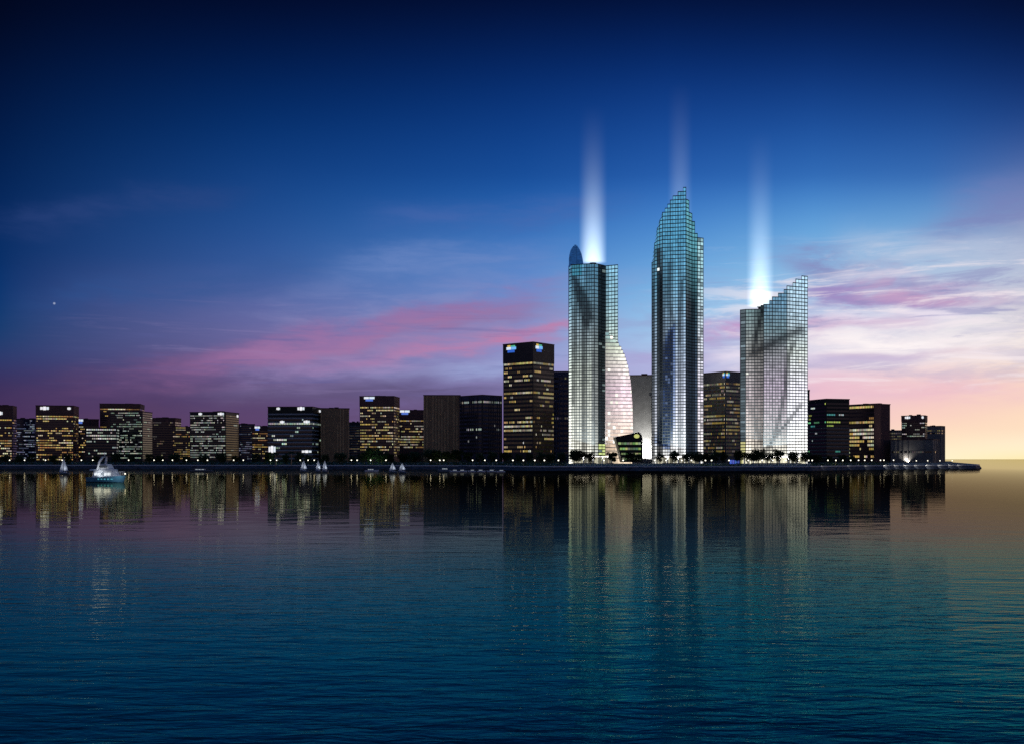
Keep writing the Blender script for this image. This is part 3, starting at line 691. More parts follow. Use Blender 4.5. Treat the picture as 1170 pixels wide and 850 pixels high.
def palm_proto(seed, h):
    rr = random.Random(seed); t = thing('palm_tree', 'palm', 'palm tree', (0, 0, 0))
    m = MB(); m.tube([(0, 0, -.2), (.15, 0, h*.4), (.1, .1, h*.75), (0, 0, h)], [.3, .22, .2, .18], 8); m.build('trunk', 'stonerib', t)
    m = MB()
    for i in range(20):
        t_ = 2*math.pi*i/20 + rr.uniform(-.2, .2); L_ = rr.uniform(2.4, 3.4); up = rr.uniform(.2, 1.6); u = Vector((math.cos(t_), math.sin(t_), 0)); s = Vector((-u.y, u.x, 0))
        pp = [Vector((0, 0, h)) + u*(L_*k/6) + Vector((0, 0, up*math.sin(k/6*2.6) - (k/6)**2*1.6)) for k in range(7)]
        for k in range(6):
            for sd in (-1, 1):
                wd = .55*(1 - k/7)
                m.quad(pp[k], pp[k+1], pp[k+1] + s*sd*wd - Vector((0, 0, .25)), pp[k] + s*sd*wd - Vector((0, 0, .25)))
    m.build('crown', 'leaf', t)
    return t
protos = [tree_proto(1, 10, 4.2), tree_proto(2, 10, 5.0, 2600, 18), tree_proto(3, 10, 3.8, 1900, 14), tree_proto(4, 10, 5.6, 2800, 20)]
palm = palm_proto(9, 9)
ORD = ['first', 'second', 'third', 'fourth', 'fifth', 'sixth', 'seventh', 'eighth', 'ninth', 'tenth', 'eleventh', 'twelfth']
NUM = ['', 'one', 'two', 'three', 'four', 'five', 'six', 'seven', 'eight', 'nine', 'ten', 'eleven', 'twelve']
usedp = set()
def place(proto, loc, rz, s, label, group):
    if proto.name in usedp:
        return dup(proto, loc, rz, s, label, group)
    usedp.add(proto.name); proto.location = loc; proto.rotation_euler = (0, 0, rz); proto.scale = (s, s, s)
    proto['label'] = label; proto['group'] = group
    return proto
# (where, [(px, top row, D)])
TREES = [
 ('the far left amber blocks', 'small dark', [(6, 519, 820), (22, 520, 850), (36, 518, 800), (60, 520, 830), (78, 518, 860)]),
 ('the greenish window grid', 'small dark', [(110, 520, 850), (132, 517, 800), (150, 519, 860), (171, 518, 820)]),
 ('the small dark hall', 'low dark', [(182, 520, 850), (199, 517, 800), (212, 520, 860)]),
 ('the white window grid', 'dark', [(232, 519, 830), (252, 517, 800), (270, 520, 850), (292, 517, 820)]),
 ('the banded teal block', 'dull green', [(308, 516, 790), (327, 518, 850), (342, 516, 800), (352, 519, 860)]),
 ('the windowless brown stone block', 'dark', [(372, 519, 850), (388, 517, 820), (402, 520, 860)]),
 ('the warm lit crowned tower', 'bright green', [(416, 516, 800), (426, 511, 770), (436, 515, 800), (446, 518, 850)]),
 ('the lower warm lit block', 'dark', [(462, 518, 850), (474, 516, 830)]),
 ('the ribbed stone block', 'bushy dark', [(491, 513, 800), (500, 514, 830), (513, 515, 800), (522, 513, 850)]),
 ('the near black block', 'dark', [(534, 516, 830), (548, 517, 800), (562, 515, 850)]),
 ('the yellow window tower', 'dull green', [(578, 516, 850), (592, 518, 820), (604, 517, 870), (618, 516, 820), (630, 518, 860), (641, 516, 850)]),
 ('the flat topped glass tower', 'bushy black', [(656, 514, 860), (664, 513.5, 840), (675, 516, 850), (699, 516, 850), (720, 516, 860), (728, 518, 870)]),
 ('the tallest glass tower', 'small black', [(754, 517, 870), (771, 514, 820), (785, 517, 870), (794, 516, 840), (800, 518, 880)]),
 ('the grey block with logo', 'leafy green', [(809, 517, 870), (818, 514, 850), (826, 515, 870)]),
 ('the broad pale glass tower', 'black', [(847, 514, 840), (859, 517, 880), (867, 513, 830), (877, 517, 880), (888, 512.5, 830), (906, 516, 820), (921, 516, 830)]),
 ('the right black office block', 'low dark', [(934, 519, 830), (947, 520, 840), (962, 519, 860), (974, 521, 850)]),
]
for where, adj, lst in TREES:
    n = len(lst)
    for i, (px, ty, D) in enumerate(lst):
        D = max(D, shoreD(px) + 25); pr = R.choice(protos); hh = Z(ty, D) - LAND
        place(pr, (X(px, D), D, LAND), R.uniform(0, 6.28), hh/10.0,
              '%s tree, %s from left of %s before %s' % (adj, ORD[i], NUM[n], where), 'waterfront trees before ' + where)
place(palm, (X(315, 780), 780, LAND), .3, 1.0, 'slim palm with pale trunk before the banded teal block, left one', 'palms on the waterfront')
place(palm, (X(333, 790), 790, LAND), 1.3, 1.08, 'slim palm with pale trunk before the banded teal block, right one', 'palms on the waterfront')

m = MB(); rr = random.Random(77)
def shrub_run(x0, x1, n, hmax):
    for _ in range(n):
        px = rr.uniform(x0, x1); D = shoreD(px) + rr.uniform(22, 70); k = .5 + .5*math.sin(px*.37) * math.sin(px*.11 + 1)
        z = LAND + rr.random()**1.3 * hmax * (.45 + .55*k); p = Vector((X(px, D), D, z)); sz = rr.uniform(.3, .7)
        u = Vector((rr.gauss(0, 1), rr.gauss(0, 1), rr.gauss(0, .6))).normalized(); v = u.orthogonal().normalized()
        m.quad(tuple(p - u*sz), tuple(p + v*sz*.6), tuple(p + u*sz), tuple(p - v*sz*.6))
shrub_run(-60, 648, 16000, 4.6); shrub_run(926, 1016, 1800, 3.6); shrub_run(800, 846, 500, 2.4)
sb = m.build('shrubbery', 'leaf', None, (0, 0, 0)); sb['kind'] = 'stuff'
tag(sb, 'dark shrubs and hedges growing along the waterfront promenade', 'shrubs')

# ------------------------------------------------------------------ street lamps
def lamp_proto():
    t = thing('street_lamp', 'lamp', 'street lamp', (0, 0, 0))
    m = MB(); m.tube([(0, 0, -.1), (0, 0, .3), (0, 0, 2.7)], [.16, .09, .06], 8); m.tube([(0, 0, 2.66), (0, 0, 2.74)], [.2, .2], 10); m.build('pole', 'metal', t)
    m = MB(); m.ball((0, 0, 3.0), .36, 10, 8); m.build('lamp_globe', 'lamp', t, smooth=True)
    return t
lamp = lamp_proto()
LAMPS = [
 ('at the far left blocks', [11, 28, 52, 71, 93]), ('by the motor yacht', [106, 121, 147]), ('by the small dark hall', [176, 186, 197, 213]),
 ('before the white window grid', [226, 237, 267, 278]), ('before the banded teal block', [309, 316, 343, 352, 359]), ('in the gap left of warm crowned tower', [401.5, 408]),
 ('before the warm crowned tower', [423.5, 441]), ('before the ribbed stone block', [492, 502.5, 507]), ('before the near black block', [540, 554, 567]),
 ('before the yellow window tower', [586, 598, 611, 622, 638]), ('before the flat topped glass tower', [652, 690, 712]), ('before the tallest glass tower', [748, 761, 779, 790]),
 ('before the grey block with logo', [806, 813, 833]), ('before the broad pale glass tower', [855, 871, 883, 898, 913]),
 ('before the right black office block', [924, 928, 946, 955, 963]), ('before the reddish brown block', [972, 981, 988, 996, 1006, 1010]), ('on the pier', [1021, 1035, 1047, 1060, 1074, 1088])]
for where, lst in LAMPS:
    for i, px in enumerate(lst):
        D = shoreD(px) + (18 if px < 1040 else 10)
        if px > 1060: D += 20
        place(lamp, (X(px, D), D, LAND), 0, 1.35 if px < 1040 else 1.2, 'white globe lamp, %s from left of %s %s' % (ORD[i], NUM[len(lst)], where), 'street lamps ' + where)
def spotlamp(px, D, z, aim, power, col, size=120, r=.25):
    l = bpy.data.lights.new('lamp_light', 'SPOT'); l.energy = power; l.color = col; l.shadow_soft_size = r; l.spot_size = math.radians(size); l.spot_blend = .8
    o = bpy.data.objects.new('lamp_light', l); C.objects.link(o); o.location = (X(px, D), D, z)
    o.rotation_euler = (Vector(aim)).to_track_quat('-Z', 'Y').to_euler(); return o
for px, pw in ((1012, 1300), (1024, 700), (1035, 1300), (1047, 800), (1060, 1300), (1074, 900), (1086, 700), (1096, 500), (990, 400), (970, 300), (940, 250)):
    D = shoreD(px); spotlamp(px, D - 6.5, 3.9, (.5, 1, -.28), pw, (1, .95, .85), 80)
for px, pw, col in ((424, 1800, (.6, 1, .7)), (431, 1500, (.6, 1, .7)), (313, 1500, (.65, 1, .6)), (819, 2600, (.75, 1, .6)), (957, 1600, (1, .85, .3)), (668, 900, (.9, 1, .8)), (772, 900, (.8, 1, .8)), (606, 500, (1, .85, .5)), (500, 500, (1, 1, .6)), (516, 400, (1, 1, .6))):
    D = shoreD(px) + 12; spotlamp(px, D, LAND + .4, (.0, 1, .30), pw, col, 90)
for px in range(655, 930, 24):
    D = shoreD(px) + 20; spotlamp(px, D, LAND + 3.4, (0, .3, -1), 450, (1, .96, .85), 150)
for px in list(range(8, 650, 32)) + [985, 1012, 1040]:
    D = shoreD(px) + 9; spotlamp(px, D, LAND + 2.9, (0, -.3, -1), 160, (1, .92, .75), 150)
# floodlights at the foot of the grey slab and of the low block's corner (lit in the photograph)
def flood(label, px, D, size, power, tilt, depth=None):
    loc = Vector((X(px, D), D, LAND)); t = thing('floodlight', label, 'floodlight', loc)
    m = MB(); m.box((loc.x, loc.y, LAND), size, .8, .7); m.build('lamp_housing', 'metal', t, loc)
    l = bpy.data.lights.new('lamp_beam', 'AREA'); l.shape = 'RECTANGLE'; l.size = size; l.size_y = .8; l.energy = power; l.color = (1, .98, .94); l.spread = math.radians(120)
    o = bpy.data.objects.new('lamp_beam', l); C.objects.link(o); o.parent = t; o.location = (0, 0, .8); o.rotation_euler = (math.radians(180 - tilt), 0, 0)
    return t
flood('floodlight trough shining up the grey stone slab', 740, 1290, 14, 36000, 12)
flood('floodlight trough at the foot of the flat topped glass tower', 668, D1 - 22, 26, 40000, 14)
flood('floodlight trough at the foot of the curved sail wing', 697, D1 - 22, 8, 15000, 12)
flood('floodlight trough at the foot of the tallest glass tower', 775, D2 - 22, 36, 42000, 14)
flood('floodlight trough at the foot of the broad pale glass tower', 887, D3 - 22, 56, 80000, 14)
_Cn, _a = lowg[0], lowg[1]
_p = _Cn + _a*on_face(_Cn, _a, 1036.5); _n = Vector((-_a.y, _a.x)); _n = _n if _n.y < 0 else -_n
_q = _p + _n*1.6
flood('floodlight trough shining up the corner of the low grey block', CX + _q.x/_q.y*F, _q.y, 5, 4000, 5)

# ------------------------------------------------------------------ boats
def hull_mesh(m, L, W, fb, dr, sheer=.35, n=14, stern=.7):
    rings = []
    for i in range(n + 1):
        t = i/n; x = -L/2 + L*t
        w = W/2*(stern + (1 - stern)*min(1, t/.35))*(1 - max(0, (t - .45)/.55)**2.2)
        w = max(w, .03); z = fb*(1 + sheer*t*t)
        xx = x + (t**6)*.0
        rings.append([(xx - .0, -w, z), (xx - (.06*L*t**3), -w*.82, .15), (xx - (.1*L*t**3), 0, -dr), (xx - (.06*L*t**3), w*.82, .15), (xx, w, z)])
    i0 = len(m.v)
    for r in rings: m.v += r
    for a in range(n):
        for k in range(4):
            p = i0 + a*5 + k; m.f.append((p, p+5, p+6, p+1)); m.c.append((0, 0, 0))
        p = i0 + a*5; m.f.append((p+4, p+9, p+5, p)); m.c.append((0, 0, 0))
    m.f.append(tuple(i0 + k for k in range(5))); m.c.append((0, 0, 0))
def sailboat(label, px, y, heading, L, hm, group, reef=1.0):
    D = H*F/(y - HY); loc = Vector((X(px, D), D, 0)); t = thing('sailboat', label, 'sailboat', loc, group); t.rotation_euler = (0, 0, heading)
    m = MB(); hull_mesh(m, L, L*.3, .75, .4); m.build('hull', 'hullgrey', t)
    m = MB(); m.box((-.3, 0, .8), L*.3, L*.15, .45); m.build('cabin', 'white', t)
    m = MB(); m.tube([(L*.08, 0, .6), (L*.08, 0, hm)], [.09, .05], 6); m.tube([(L*.08, 0, 1.6), (-L*.42, 0, 1.5)], .06, 6); m.build('mast', 'metal', t)
    def sail(a, b, c, bulge, name):
        m = MB(); n = 8; g = {}
        for i in range(n + 1):
            for j in range(n + 1 - i):
                u, v = i/n, j/n; p = Vector(a)*(1-u-v) + Vector(b)*u + Vector(c)*v
                p.y += bulge*4*u*v*(1-u-v)*3 + bulge*(1-u-v)*u*1.5
                g[i, j] = len(m.v); m.v.append(tuple(p))
        for i in range(n):
            for j in range(n - i):
                m.f.append((g[i, j], g[i+1, j], g[i, j+1])); m.c.append((0, 0, 0))
                if i + j < n - 1: m.f.append((g[i+1, j], g[i+1, j+1], g[i, j+1])); m.c.append((0, 0, 0))
        m.build(name, 'sail', t, smooth=True)
    sail((L*.06, 0, 1.7), (-L*.40, .3, 1.7), (L*.06, 0, hm*.98), .7, 'mainsail')
    sail((L*.48, 0, 1.1), (L*.10, -.3, 1.3), (L*.10, 0, hm*.93), -.6, 'jib')
    return t
G = 'sailing boats off the quay'
sailboat('lone grey white sailboat under full sail left of the motor yacht', 73.5, 541.2, math.radians(172), 6.2, 8.6, G)
sailboat('tall white sailboat in front of the banded teal block', 347.5, 538.6, math.radians(172), 5.6, 7.6, G)
sailboat('white sailboat in the middle of the cluster at the banded block\'s right end', 364, 538.7, math.radians(165), 4.4, 7.6, G)
sailboat('white sailboat at the right of the cluster at the banded block\'s right end', 371.5, 538.9, math.radians(160), 4.4, 7.6, G)
sailboat('small white sailboat left of the pair moored before the lower warm block', 449, 539.6, math.radians(170), 5.2, 6.0, G)
sailboat('small white sailboat right of the pair moored before the lower warm block', 460, 539.8, math.radians(170), 5.2, 6.0, G)

def yacht(label, px, y, heading, s):
    D = H*F/(y - HY); loc = Vector((X(px, D), D, 0)); t = thing('motor_yacht', label, 'yacht', loc); t.rotation_euler = (0, 0, heading); t.scale = (s, s, s)
    m = MB(); hull_mesh(m, 12, 3.6, 1.15, .6, .45, 18, .85); h = m.build('hull', 'hullblue', t)
    for k in range(5):
        mm = MB(); x = -1.6 + k*1.05
        for sd in (-1, 1):
            yy = sd*(1.70 - max(0, x - 1)*.10); mm.quad((x, yy, .62), (x+.55, yy - sd*.05*max(0, x), .62), (x+.55, yy - sd*.05*max(0, x), .9), (x, yy, .9), (.05, .25, .32))
        mm.build('porthole', 'pane', h, glow=True)
    zz = lambda z: 1.2 + (z - 1.4)*1.42
    def deck(x0, x1, w, z0, z1, rake, name, mat='white', par=t):
        z0, z1 = zz(z0), zz(z1)
        m = MB(); b = [(x0, -w), (x1, -w*.72), (x1, w*.72), (x0, w)]; tp = [(x0 + rake*.3, -w*.9), (x1 - rake, -w*.62), (x1 - rake, w*.62), (x0 + rake*.3, w*.9)]
        i = 0; m.v = [(p[0], p[1], z0) for p in b] + [(p[0], p[1], z1) for p in tp]
        m.f = [(0, 1, 5, 4), (1, 2, 6, 5), (2, 3, 7, 6), (3, 0, 4, 7), (4, 5, 6, 7)]; m.c = [(0, 0, 0)]*5
        return m.build(name, mat, par)
    cab = deck(-3.8, 3.4, 1.45, 1.4, 2.5, 1.3, 'cabin')
    for k in range(5):
        m = MB(); x = -3.0 + k*1.05
        for sd in (-1, 1): m.box((x + .4, sd*(1.41 - .055*max(0, x + 3.4)), zz(1.72)), .8, .12, .66, (1, -sd*.06), (.85, .9, .95) if k != 2 else (.3, .35, .4))
        m.build('cabin_window', 'pane', cab, glow=True)
    deck(-4.6, 2.2, 1.55, 2.52, 2.74, .3, 'upper_deck')
    fb = deck(-2.6, 1.2, 1.15, 2.76, 3.6, .9, 'flybridge')
    m = MB(); m.box((-.5, -1.09, zz(3.0)), 2.2, .1, .54, (1, .1), (.02, .03, .04)); m.box((-.5, 1.09, zz(3.0)), 2.2, .1, .54, (1, -.1), (.02, .03, .04)); m.build('windscreen', 'pane', fb, glow=True)
    m = MB()
    for sd in (-1, 1): m.tube([(-2.3, sd*1.05, zz(2.74)), (-1.8, sd*.95, 4.9), (-1.2, sd*.55, 6.0), (-1.1, 0, 6.1)], [.3, .27, .22, .22], 8)
    m.tube([(-1.1, 0, 6.1), (-1.15, 0, 7.2)], [.08, .05], 6); m.build('radar_arch', 'white', t, smooth=True)
    m = MB(); n = 10; pts = [(-3 + 8.6*k/n, 1.6*(1 - max(0, (k/n - .35)/.65)**2.0) , 2.2 + .35*k/n) for k in range(n+1)]
    for sd in (-1, 1):
        m.tube([(p[0], sd*p[1], p[2]) for p in pts], .035, 5)
        for p in pts: m.tube([(p[0], sd*p[1], 1.45), (p[0], sd*p[1], p[2])], .025, 4)
    m.build('railing', 'white', t)
    m = MB(); m.ball((5.7, 0, 2.05), .16); m.build('bow_light', 'lamp', t)
    return t
yacht('white and blue motor yacht with radar arch on the left of the bay', 123.5, 550.5, math.radians(-28), 1.45)
def spot(px, y, dz, dpx, target, power, dy=3.2):  # unseen spots added beside the hulls to brighten sails and yacht
    D = H*F/(y - HY); l = bpy.data.lights.new('fill_spot', 'SPOT'); l.energy = power; l.color = (.9, .95, 1); l.spot_size = math.radians(110); l.spot_blend = 1; l.shadow_soft_size = .15
    o = bpy.data.objects.new('fill_spot', l); C.objects.link(o); o.location = (X(px + dpx, D), D - dy, dz)
    v = Vector((X(px, D), D, target)) - o.location; o.rotation_euler = v.to_track_quat('-Z', 'Y').to_euler(); return o
for px, y in ((73.5, 541.2), (347.5, 538.6), (364, 538.7), (371.5, 538.9), (449, 539.6), (460, 539.8)): spot(px, y, 1.6, 0, 5.5, 330)
spot(119, 550.5, 2.2, -8, 5, 500); spot(131, 550.5, 2.0, 6, 3.0, 430); spot(131, 550.5, 2.4, 12, 3.6, 420, 8.5)

def launch(label, px, y, heading, L, hm, group, hullm='white', cab=True):
    D = H*F/(y - HY); loc = Vector((X(px, D), D, 0)); t = thing('motor_boat', label, 'boat', loc, group); t.rotation_euler = (0, 0, heading)
    m = MB(); hull_mesh(m, L, min(L*.3, 4), hm, .4, .3, 12, .85); m.build('hull', hullm, t)
    if cab:
        m = MB(); m.box((-L*.08, 0, hm), L*.42, min(L*.2, 2.4), hm*.9); c = m.build('cabin', 'white', t)
        for k in range(3):
            m = MB(); x = -L*.22 + k*L*.13
            for sd in (-1, 1): m.box((x, sd*min(L*.1, 1.2), hm*1.3), L*.09, .08, hm*.35, (1, 0), (.35, .4, .42))
            m.build('cabin_window', 'pane', c, glow=True)
        m = MB(); m.box((-L*.08, 0, hm*1.9), L*.5, min(L*.24, 2.8), .12); m.build('cabin_roof', 'hullgrey', t)
        m = MB(); m.tube([(-L*.05, 0, hm*1.9), (-L*.05, 0, hm*1.9 + L*.22)], .05, 5); m.build('mast', 'metal', t)
    return t
G2 = 'motor boats moored along the quay'
launch('long low pale boat moored below the white window grid', 231, 538.2, math.radians(3), 15, .9, G2, 'hullgrey')
launch('small boat moored just left of the two small sailboats', 425, 538.6, math.radians(8), 9, 1.0, G2)
launch('rounded bluish boat moored before the ribbed stone block', 507, 538.6, math.radians(170), 8, 1.3, G2, 'hullgrey')
for i, px in enumerate((519, 529, 539, 550, 561, 572)):
    launch('little pale boat, %s from left of six moored before near black block' % ORD[i], px, 538.9 + .3*(px > 565), math.radians(R.choice((8, 172, 4, 176))), R.uniform(4.5, 6), .8, G2)

# ------------------------------------------------------------------ sky
wd = bpy.data.worlds.new('World'); sc.world = wd; wd.use_nodes = True
N, L = wd.node_tree.nodes, wd.node_tree.links; N.clear()
wo = N.new('ShaderNodeOutputWorld'); bg = N.new('ShaderNodeBackground'); L.new(bg.outputs[0], wo.inputs[0])
tc = N.new('ShaderNodeTexCoord'); sp = N.new('ShaderNodeSeparateXYZ'); L.new(tc.outputs['Generated'], sp.inputs[0])
def mth(op, a, b=None, c=None, clamp=False):
    q = N.new('ShaderNodeMath'); q.operation = op; q.use_clamp = clamp
    for i, v in enumerate((a, b, c)):
        if v is None: continue
        if isinstance(v, (int, float)): q.inputs[i].default_value = v
        else: L.new(v, q.inputs[i])
    return q.outputs[0]
def mrange(v, a, b, c=0.0, d=1.0, smooth=True):
    q = N.new('ShaderNodeMapRange'); q.interpolation_type = 'SMOOTHSTEP' if smooth else 'LINEAR'
    L.new(v, q.inputs['Value'])
    for n_, x in zip(('From Min', 'From Max', 'To Min', 'To Max'), (a, b, c, d)): q.inputs[n_].default_value = x
    return q.outputs[0]
def mixc(f, a, b, mode='MIX'):
    q = N.new('ShaderNodeMix'); q.data_type = 'RGBA'; q.blend_type = mode; q.clamp_factor = True
    for i, v in ((0, f), (6, a), (7, b)):
        if isinstance(v, (int, float)): q.inputs[i].default_value = v
        elif isinstance(v, tuple): q.inputs[i].default_value = (*v, 1)
        else: L.new(v, q.inputs[i])
    return q.outputs[2]
az = mth('MULTIPLY', mth('ARCTAN2', sp.outputs['X'], sp.outputs['Y']), 180/math.pi)
el = mth('MULTIPLY', mth('ARCSINE', sp.outputs['Z']), 180/math.pi)
fac = mth('DIVIDE', el, 64.0, clamp=True)
def AZ(px): return math.degrees(math.atan((px - CX)/F))
def EL(px, py): return math.degrees(math.atan((HY - py)/F*math.cos(math.radians(AZ(px)))))
GRID = [   # (photo column, [(photo row, sRGB)])
 (0,   [(522, (76,50,86)), (480, (70,48,88)), (440, (58,46,90)), (410, (46,58,110)), (380, (24,62,112)), (340, (12,54,112)), (300, (8,48,106)), (200, (2,34,84)), (100, (0,18,58)), (0, (0,3,20))]),
 (300, [(522, (100,68,106)), (480, (92,68,112)), (440, (80,66,112)), (400, (112,104,156)), (350, (94,106,164)), (300, (42,90,158)), (200, (12,62,130)), (100, (0,32,88)), (0, (0,4,30))]),
 (600, [(522, (140,120,165)), (480, (128,112,166)), (440, (140,132,184)), (400, (142,152,208)), (350, (116,148,208)), (300, (76,130,200)), (250, (42,104,180)), (200, (20,76,154)), (100, (4,42,110)), (0, (0,5,36))]),
 (760, [(522, (190,165,200)), (480, (180,165,205)), (440, (178,180,222)), (400, (176,206,238)), (350, (136,192,234)), (300, (96,158,218)), (250, (66,128,202)), (200, (32,90,172)), (100, (6,48,122)), (0, (0,5,38))]),
 (930, [(522, (244,206,200)), (480, (240,196,202)), (440, (234,196,212)), (400, (222,218,236)), (350, (176,210,238)), (300, (132,188,230)), (250, (88,154,216)), (200, (40,102,184)), (100, (8,50,124)), (0, (0,5,38))]),
 (1060,[(522, (255,244,208)), (505, (255,232,196)), (480, (252,210,192)), (440, (242,202,202)), (400, (240,230,232)), (350, (198,212,232)), (300, (152,190,224)), (250, (100,158,212)), (200, (44,102,182)), (100, (6,46,116)), (0, (0,6,40))]),
 (1170,[(523, (255,236,180)), (510, (255,243,212)), (490, (254,222,190)), (440, (250,214,196)), (400, (246,230,218)), (350, (214,214,224)), (300, (176,190,214)), (200, (48,96,172)), (100, (4,40,106)), (0, (0,4,30))]),
]
def ramp_node(stops):
    r = N.new('ShaderNodeValToRGB'); r.color_ramp.interpolation = 'B_SPLINE'; cr = r.color_ramp
    stops = sorted(stops); 
    while len(cr.elements) > 1: cr.elements.remove(cr.elements[0])
    cr.elements[0].position = stops[0][0]; cr.elements[0].color = (*stops[0][1], 1)
    for p, c in stops[1:]:
        e = cr.elements.new(p); e.color = (*c, 1)
    L.new(fac, r.inputs[0]); return r.outputs[0]
back = [(0, lin((150, 122, 122))), (.075, lin((128, 114, 128))), (.2, lin((60, 76, 116))), (.5, lin((14, 40, 84))), (.75, lin((14, 56, 100))), (1, lin((10, 76, 112)))]
st = [(-95, back), (-48, [(p, tuple(v*.8 for v in c)) for p, c in [(EL(0, y)/64, lin(c)) for y, c in GRID[0][1]]] + [(.47, lin((0, 4, 26))), (.75, lin((10, 62, 98))), (1, lin((10, 76, 112)))])]
for px, lst in GRID: st.append((AZ(px), [(EL(px, y)/64, lin(c)) for y, c in lst] + [(.42, lin((0, 4, 28))), (.50, lin((0, 8, 34))), (.75, lin((10, 62, 98))), (1, lin((10, 76, 112)))]))
st.append((42, [(0, (.95, .55, .2)), (.04, (.85, .55, .34)), (.125, lin((250, 205, 190))), (.25, lin((90, 130, 190))), (.5, lin((4, 14, 50))), (.75, lin((10, 62, 98))), (1, lin((10, 76, 112)))]))
st.append((85, back))
col = ramp_node(st[0][1])
for (a0, _), (a1, s1) in zip(st, st[1:]):
    col = mixc(mrange(az, a0, a1, smooth=False), col, ramp_node(s1))
# clouds: noise in direction space, streaks that follow the wind
cv = N.new('ShaderNodeCombineXYZ'); L.new(az, cv.inputs[0]); L.new(el, cv.inputs[1])
def cnoise(sx, sy, det, rough, off=0.0, dist=0.0, rot=0.0):
    mp = N.new('ShaderNodeMapping'); mp.inputs['Scale'].default_value = (sx, sy, 1); mp.inputs['Location'].default_value = (off, off*1.3, off); mp.inputs['Rotation'].default_value = (0, 0, math.radians(rot))
    L.new(cv.outputs[0], mp.inputs['Vector'])
    n = N.new('ShaderNodeTexNoise'); n.inputs['Scale'].default_value = 1; n.inputs['Detail'].default_value = det; n.inputs['Roughness'].default_value = rough; n.inputs['Distortion'].default_value = dist
    L.new(mp.outputs[0], n.inputs['Vector']); return n.outputs['Fac']
wob = mth('SUBTRACT', cnoise(.16, .5, 5, .6, 2.0, .3, -14), .5)
tex = cnoise(.22, 1.1, 6, .62, 7.0, .4, -12)
texr = cnoise(.25, 1.0, 6, .62, 19.0, .5, 4)
def streak(col, p, wpx, c, strength, wobble=1.0, tx=None, lo=.33, hi=.62):
    """soft cloud band through photo points p, width in degrees"""
    (xa, ya), (xb, yb) = p; a0, e0, a1, e1 = AZ(xa), EL(xa, ya), AZ(xb), EL(xb, yb)
    s = (e1 - e0)/(a1 - a0); wdt = wpx*.048
    line = mth('ADD', mth('MULTIPLY_ADD', mth('SUBTRACT', az, a0), s, e0), mth('MULTIPLY', wob, wobble*3.0))
    d = mth('DIVIDE', mth('SUBTRACT', el, line), wdt)
    g = mth('EXPONENT', mth('MULTIPLY', mth('MULTIPLY', d, d), -1.0))
    span = a1 - a0
    win = mth('MULTIPLY', mrange(az, a0, a0 + span*.3), mrange(az, a1 - span*.35, a1, 1, 0))
    k = mth('MULTIPLY', mth('MULTIPLY', g, win), mrange(tx if tx is not None else tex, lo, hi, .42, 1.0))
    return mixc(mth('MULTIPLY', k, strength, clamp=True), col, lin(c))
veil = mth('MULTIPLY', mth('MULTIPLY', mrange(tex, .40, .66), mrange(el, 2.5, 5)), mrange(el, 6, 11.5, 1, 0))
col = mixc(mth('MULTIPLY', mth('MULTIPLY', veil, .5), mrange(az, -18, -4)), col, lin((150, 156, 202)))
col = streak(col, ((160, 454), (700, 440)), 13, (88, 76, 114), .85, .5)
col = streak(col, ((-60, 474), (660, 466)), 16, (88, 64, 98), .65, .4)
col = streak(col, ((100, 446), (460, 434)), 7, (96, 72, 112), .6, .5)
col = streak(col, ((-40, 458), (420, 388)), 14, (92, 66, 106), .5, .9)
col = streak(col, ((180, 440), (720, 340)), 38, (138, 124, 176), .55, 1.0)
col = streak(col, ((60, 446), (720, 326)), 17, (146, 102, 150), .72, 1.1)
col = streak(col, ((200, 418), (700, 312)), 9, (150, 112, 166), .6, 1.1)
col = streak(col, ((200, 424), (640, 340)), 9, (168, 118, 164), .6, 1.0)
col = streak(col, ((240, 436), (700, 364)), 16, (150, 138, 186), .7, 1.0)
col = streak(col, ((300, 430), (560, 380)), 7, (164, 120, 168), .7, 1.0)
col = streak(col, ((400, 418), (730, 356)), 8, (194, 124, 166), .9, .9)
col = streak(col, ((480, 432), (680, 398)), 9, (156, 168, 214), .7, .6)
col = streak(col, ((340, 306), (680, 285)), 16, (112, 138, 196), .6, .9)
col = streak(col, ((-80, 262), (330, 210)), 14, (50, 72, 130), .40, .9)
col = streak(col, ((-20, 350), (420, 300)), 16, (44, 84, 146), .5, .9)
col = streak(col, ((380, 250), (760, 232)), 14, (76, 104, 172), .5, .9)
col = streak(col, ((600, 428), (860, 404)), 18, (176, 162, 212), .8, .7, texr)
col = streak(col, ((740, 388), (1000, 366)), 12, (200, 148, 196), .85, .7, texr)
col = streak(col, ((780, 412), (1000, 400)), 8, (240, 228, 242), .8, .6, texr)
col = streak(col, ((860, 286), (1140, 346)), 15, (132, 142, 192), .95, .9, texr, .38, .56)
col = streak(col, ((870, 330), (1130, 352)), 11, (158, 140, 194), .98, .8, texr, .36, .55)
col = streak(col, ((940, 322), (1200, 350)), 13, (206, 158, 194), .7, .9, texr, .36, .58)
col = streak(col, ((870, 362), (1110, 372)), 7, (200, 158, 198), .85, .6, texr)
col = streak(col, ((860, 388), (1230, 394)), 17, (255, 246, 246), 1.0, .6, texr)
col = streak(col, ((900, 356), (1180, 366)), 8, (236, 226, 240), .8, .8, texr)
col = streak(col, ((920, 312), (1130, 322)), 6, (222, 222, 238), .7, .8, texr)
col = streak(col, ((900, 406), (1200, 404)), 5, (226, 206, 216), .75, .5, texr)
col = streak(col, ((850, 414), (1100, 404)), 7, (188, 174, 214), .7, .5, texr)
col = streak(col, ((1020, 268), (1280, 205)), 22, (120, 128, 184), .7, .9, texr)
col = streak(col, ((930, 292), (1260, 284)), 22, (192, 202, 224), .6, .9, texr)
col = streak(col, ((850, 440), (1260, 448)), 16, (236, 186, 204), .6, .5, texr)
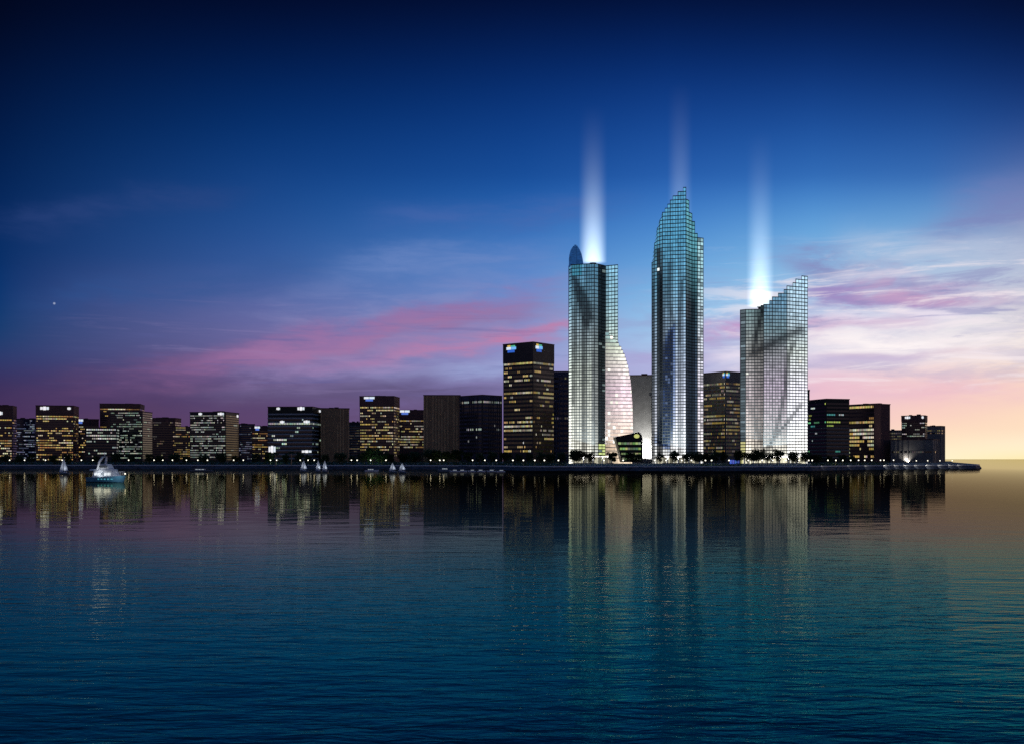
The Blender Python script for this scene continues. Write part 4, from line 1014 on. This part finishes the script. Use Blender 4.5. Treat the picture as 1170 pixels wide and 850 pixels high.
fine = cnoise(.10, 1.9, 8, .66, 31.0, .5, -12)
finer = cnoise(.16, 1.3, 8, .66, 43.0, .6, 4)
fw = mth('MULTIPLY', mrange(el, 2.6, 4.5), mrange(el, 6, 9.5, 1, 0))
lw = mth('MULTIPLY', mrange(az, -27, -12), mrange(az, 0, 8, 1, 0))
col = mixc(mth('MULTIPLY', mth('MULTIPLY', fw, lw), mrange(fine, .54, .74, 0, .42)), col, lin((160, 142, 190)))
col = mixc(mth('MULTIPLY', mth('MULTIPLY', fw, lw), mrange(fine, .48, .30, 0, .45)), col, lin((92, 98, 158)))
rw = mth('MULTIPLY', mrange(az, 6, 15), mth('MULTIPLY', mrange(el, 3.0, 4.5), mrange(el, 8.5, 12, 1, 0)))
col = mixc(mth('MULTIPLY', rw, mrange(finer, .50, .66, 0, .65)), col, lin((248, 236, 240)))
col = mixc(mth('MULTIPLY', mth('MULTIPLY', rw, mrange(el, 5, 6.5)), mrange(finer, .48, .34, 0, .6)), col, lin((140, 142, 190)))
# one early star
for px, py, k in ((62, 347, .5),):
    v = Vector(((px - CX)/F, 1, (HY - py)/F)).normalized()
    dn = N.new('ShaderNodeVectorMath'); dn.operation = 'DISTANCE'; L.new(tc.outputs['Generated'], dn.inputs[0]); dn.inputs[1].default_value = v
    col = mixc(mth('MULTIPLY', mrange(dn.outputs['Value'], .0003, .0014, 1, 0), k), col, lin((205, 215, 240)))
sky = N.new('ShaderNodeTexSky'); sky.sky_type = 'NISHITA'; sky.sun_disc = False
SUN_EL, SUN_AZ = math.radians(1.5), math.radians(48)
sky.sun_elevation = SUN_EL; sky.sun_rotation = SUN_AZ
skm = N.new('ShaderNodeVectorMath'); skm.operation = 'SCALE'; skm.inputs['Scale'].default_value = .0008; L.new(sky.outputs[0], skm.inputs[0])
add = mixc(1.0, col, skm.outputs[0], 'ADD')
L.new(add, bg.inputs['Color']); bg.inputs['Strength'].default_value = 1.0

sn = bpy.data.lights.new('sun', 'SUN'); sn.energy = .12; sn.angle = math.radians(2); sn.color = (1, .72, .5)
so = bpy.data.objects.new('sun', sn); C.objects.link(so)
dv = Vector((math.sin(SUN_AZ)*math.cos(SUN_EL), math.cos(SUN_AZ)*math.cos(SUN_EL), math.sin(SUN_EL)))
so.rotation_euler = (-dv).to_track_quat('-Z', 'Y').to_euler()

# ------------------------------------------------------------------ camera and render settings
cd = bpy.data.cameras.new('camera'); cam = bpy.data.objects.new('camera', cd); C.objects.link(cam)
cam.location = (0, 0, H); cam.rotation_euler = (math.pi/2, 0, 0)
cd.sensor_fit = 'HORIZONTAL'; cd.sensor_width = 36; cd.lens = 36*F/1170; cd.shift_y = (HY - 425)/1170
cd.clip_start = .5; cd.clip_end = 80000; sc.camera = cam
sc.render.engine = 'CYCLES'
sc.view_settings.view_transform = 'Standard'; sc.view_settings.look = 'None'; sc.view_settings.exposure = 0; sc.view_settings.gamma = 1
sc.cycles.max_bounces = 5; sc.cycles.diffuse_bounces = 2; sc.cycles.glossy_bounces = 3; sc.cycles.use_denoising = False
sc.cycles.caustics_reflective = False; sc.cycles.sample_clamp_indirect = 1.5
